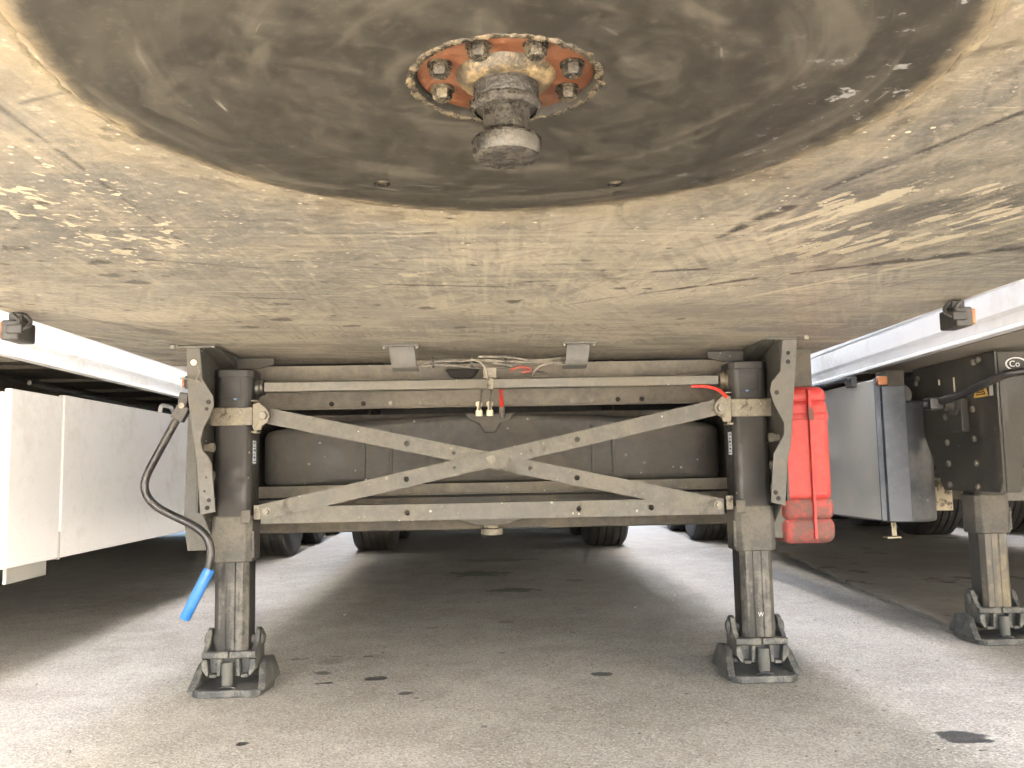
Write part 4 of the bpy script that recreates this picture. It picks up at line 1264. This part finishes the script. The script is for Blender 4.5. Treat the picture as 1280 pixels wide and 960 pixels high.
tm = bpy.data.meshes.new_from_object(to)
bpy.data.objects.remove(to)
tm.transform(RM @ Matrix.Translation((2.022, 3.2990, 1.104)) @ Matrix.Rotation(math.pi / 2, 4, 'X'))
link('emblem_letters', tm, 'sticker', bp)
gb = B().box(1.93, 1.9645, 3.50, 3.60, .86, 1.0)
gb.lathe([(.045, 1.9645), (.045, 1.925), (.025, 1.915), (.025, 1.88)], (0, 3.55, .975), 'x', 20)
link('gearbox', wpoly(gb), 'web', RR, bevel=.006)
ck = link('crank_handle', wpoly(B().tube([(1.86, 3.56, .985), (1.90, 3.42, 1.01), (1.935, 3.22, 1.058), (1.96, 3.18, 1.072), (2.12, 3.12, 1.072), (2.3, 3.1, 1.05)], .016, 14, .08)), 'crank', RR, smooth=True, label='stowed black crank handle across the dark bracket plate')
link('hinge', wpoly(B().box(1.82, 1.875, 3.53, 3.59, .955, 1.005).cyl((0, 3.56, .98), .012, 1.80, 1.9, 'x', 12)), 'crank', ck, bevel=.006)
# grey pallet box, its front end a blue-grey tank with a rounded corner
link('side_panel', wpoly(B().box(1.745, 1.765, 3.88, 7.4, .482, 1.118)), 'panel_grey', RR, bevel=.004)
link('panel_edge', wpoly(B().box(1.743, 1.768, 3.870, 3.879, .478, 1.122)), 'tank_blue', RR, bevel=.003)
def tank_poly():
    q = [(1.770, 3.87), (1.875, 3.855), (1.93, 3.862), (1.985, 3.885), (2.02, 3.92), (2.035, 3.97), (2.035, 4.6), (1.770, 4.6)]
    return q
tb = link('corner_tank', wpoly(B().prism(tank_poly(), 'z', .470, 1.018)), 'tank_dark', RR, bevel=.015, seg=3, label='dark tank end with rounded corner under the right trailer')
link('tank_facing', wpoly(B().prism([(1.772, 3.858), (1.872, 3.844), (1.872, 3.853), (1.772, 3.868)], 'z', .475, 1.085)), 'tank_blue', tb, bevel=.003, label='blue-grey front facing of the tank')
link('lamp_box', wpoly(B().box(1.80, 1.885, 3.87, 3.98, 1.022, 1.16)), 'chassis', RR, bevel=.006)
link('marker_lamp', wpoly(B().box(1.745, 1.79, 3.83, 3.86, 1.088, 1.128)), 'amber', RR, bevel=.006)
link('latch', wpoly(B().box(1.715, 1.744, 4.05, 4.12, 1.10, 1.15).box(1.70, 1.75, 4.06, 5.6, 1.135, 1.15)), 'black', RR, bevel=.005)
link('drop_hook', wpoly(B().box(1.845, 1.868, 4.0, 4.01, .40, .475).box(1.805, 1.868, 3.96, 4.01, .392, .40)), 'galv', RR, bevel=.002)
link('spotted_plate', wpoly(B().box(2.04, 2.25, 4.20, 4.21, .50, .66)), 'galv', RR, bevel=.003)
link('hose_roll', wpoly(B().lathe([(.05, 4.0), (.055, 4.02), (.055, 4.10), (.05, 4.12)], (1.93, 0, 1.055), 'y', 20)), 'black', RR, smooth=True)
link('cross_beam', wpoly(B().box(2.14, 3.75, 3.60, 3.61, .57, .63)), 'brace', RR)
link('cross_rail', wpoly(B().box(2.14, 3.75, 3.85, 3.86, .60, .70)), 'chassis', RR)
link('storage_tank', wpoly(B().box(2.15, 3.75, 3.95, 4.4, .70, 1.0)), 'tank', RR, bevel=.06, seg=4)

# ================================================================== the rest of the row, seen only in slivers beneath its nearer neighbours
for x, y, rz, lab in ((-5.98, -.6, .4, 'second semi-trailer of the row towards the left, beyond the white side panels'),
                      (-9.0, -.5, .6, 'third semi-trailer of the row towards the left'),
                      (5.98, .3, -1.6, 'second semi-trailer of the row towards the right, beyond the dark bolted bracket'),
                      (9.1, .2, -1.4, 'third semi-trailer of the row towards the right')):
    Q = empty('semi_trailer', (x, y, 0), math.radians(rz), lab, 'trailer', 'trailers parked side by side')
    add_body(Q, -1.2)
    link('underbody_plate', B().box(-1.21, 1.21, -1.18, 3.6, ZP + .004, ZP + .012), 'plate_n', Q)
    add_chassis(Q)
    add_wheels(Q, (8.35, 9.66, 10.97))
    add_rear(Q, 8.35)
    for s_ in (-1, 1):
        add_leg(Q, s_ * LX, LY, -s_, clamp=False)
        link('side_panel', B().box(min(s_ * 1.15, s_ * 1.17), max(s_ * 1.15, s_ * 1.17), 3.9, 7.2, .46, 1.10), 'panel_grey', Q, bevel=.004)
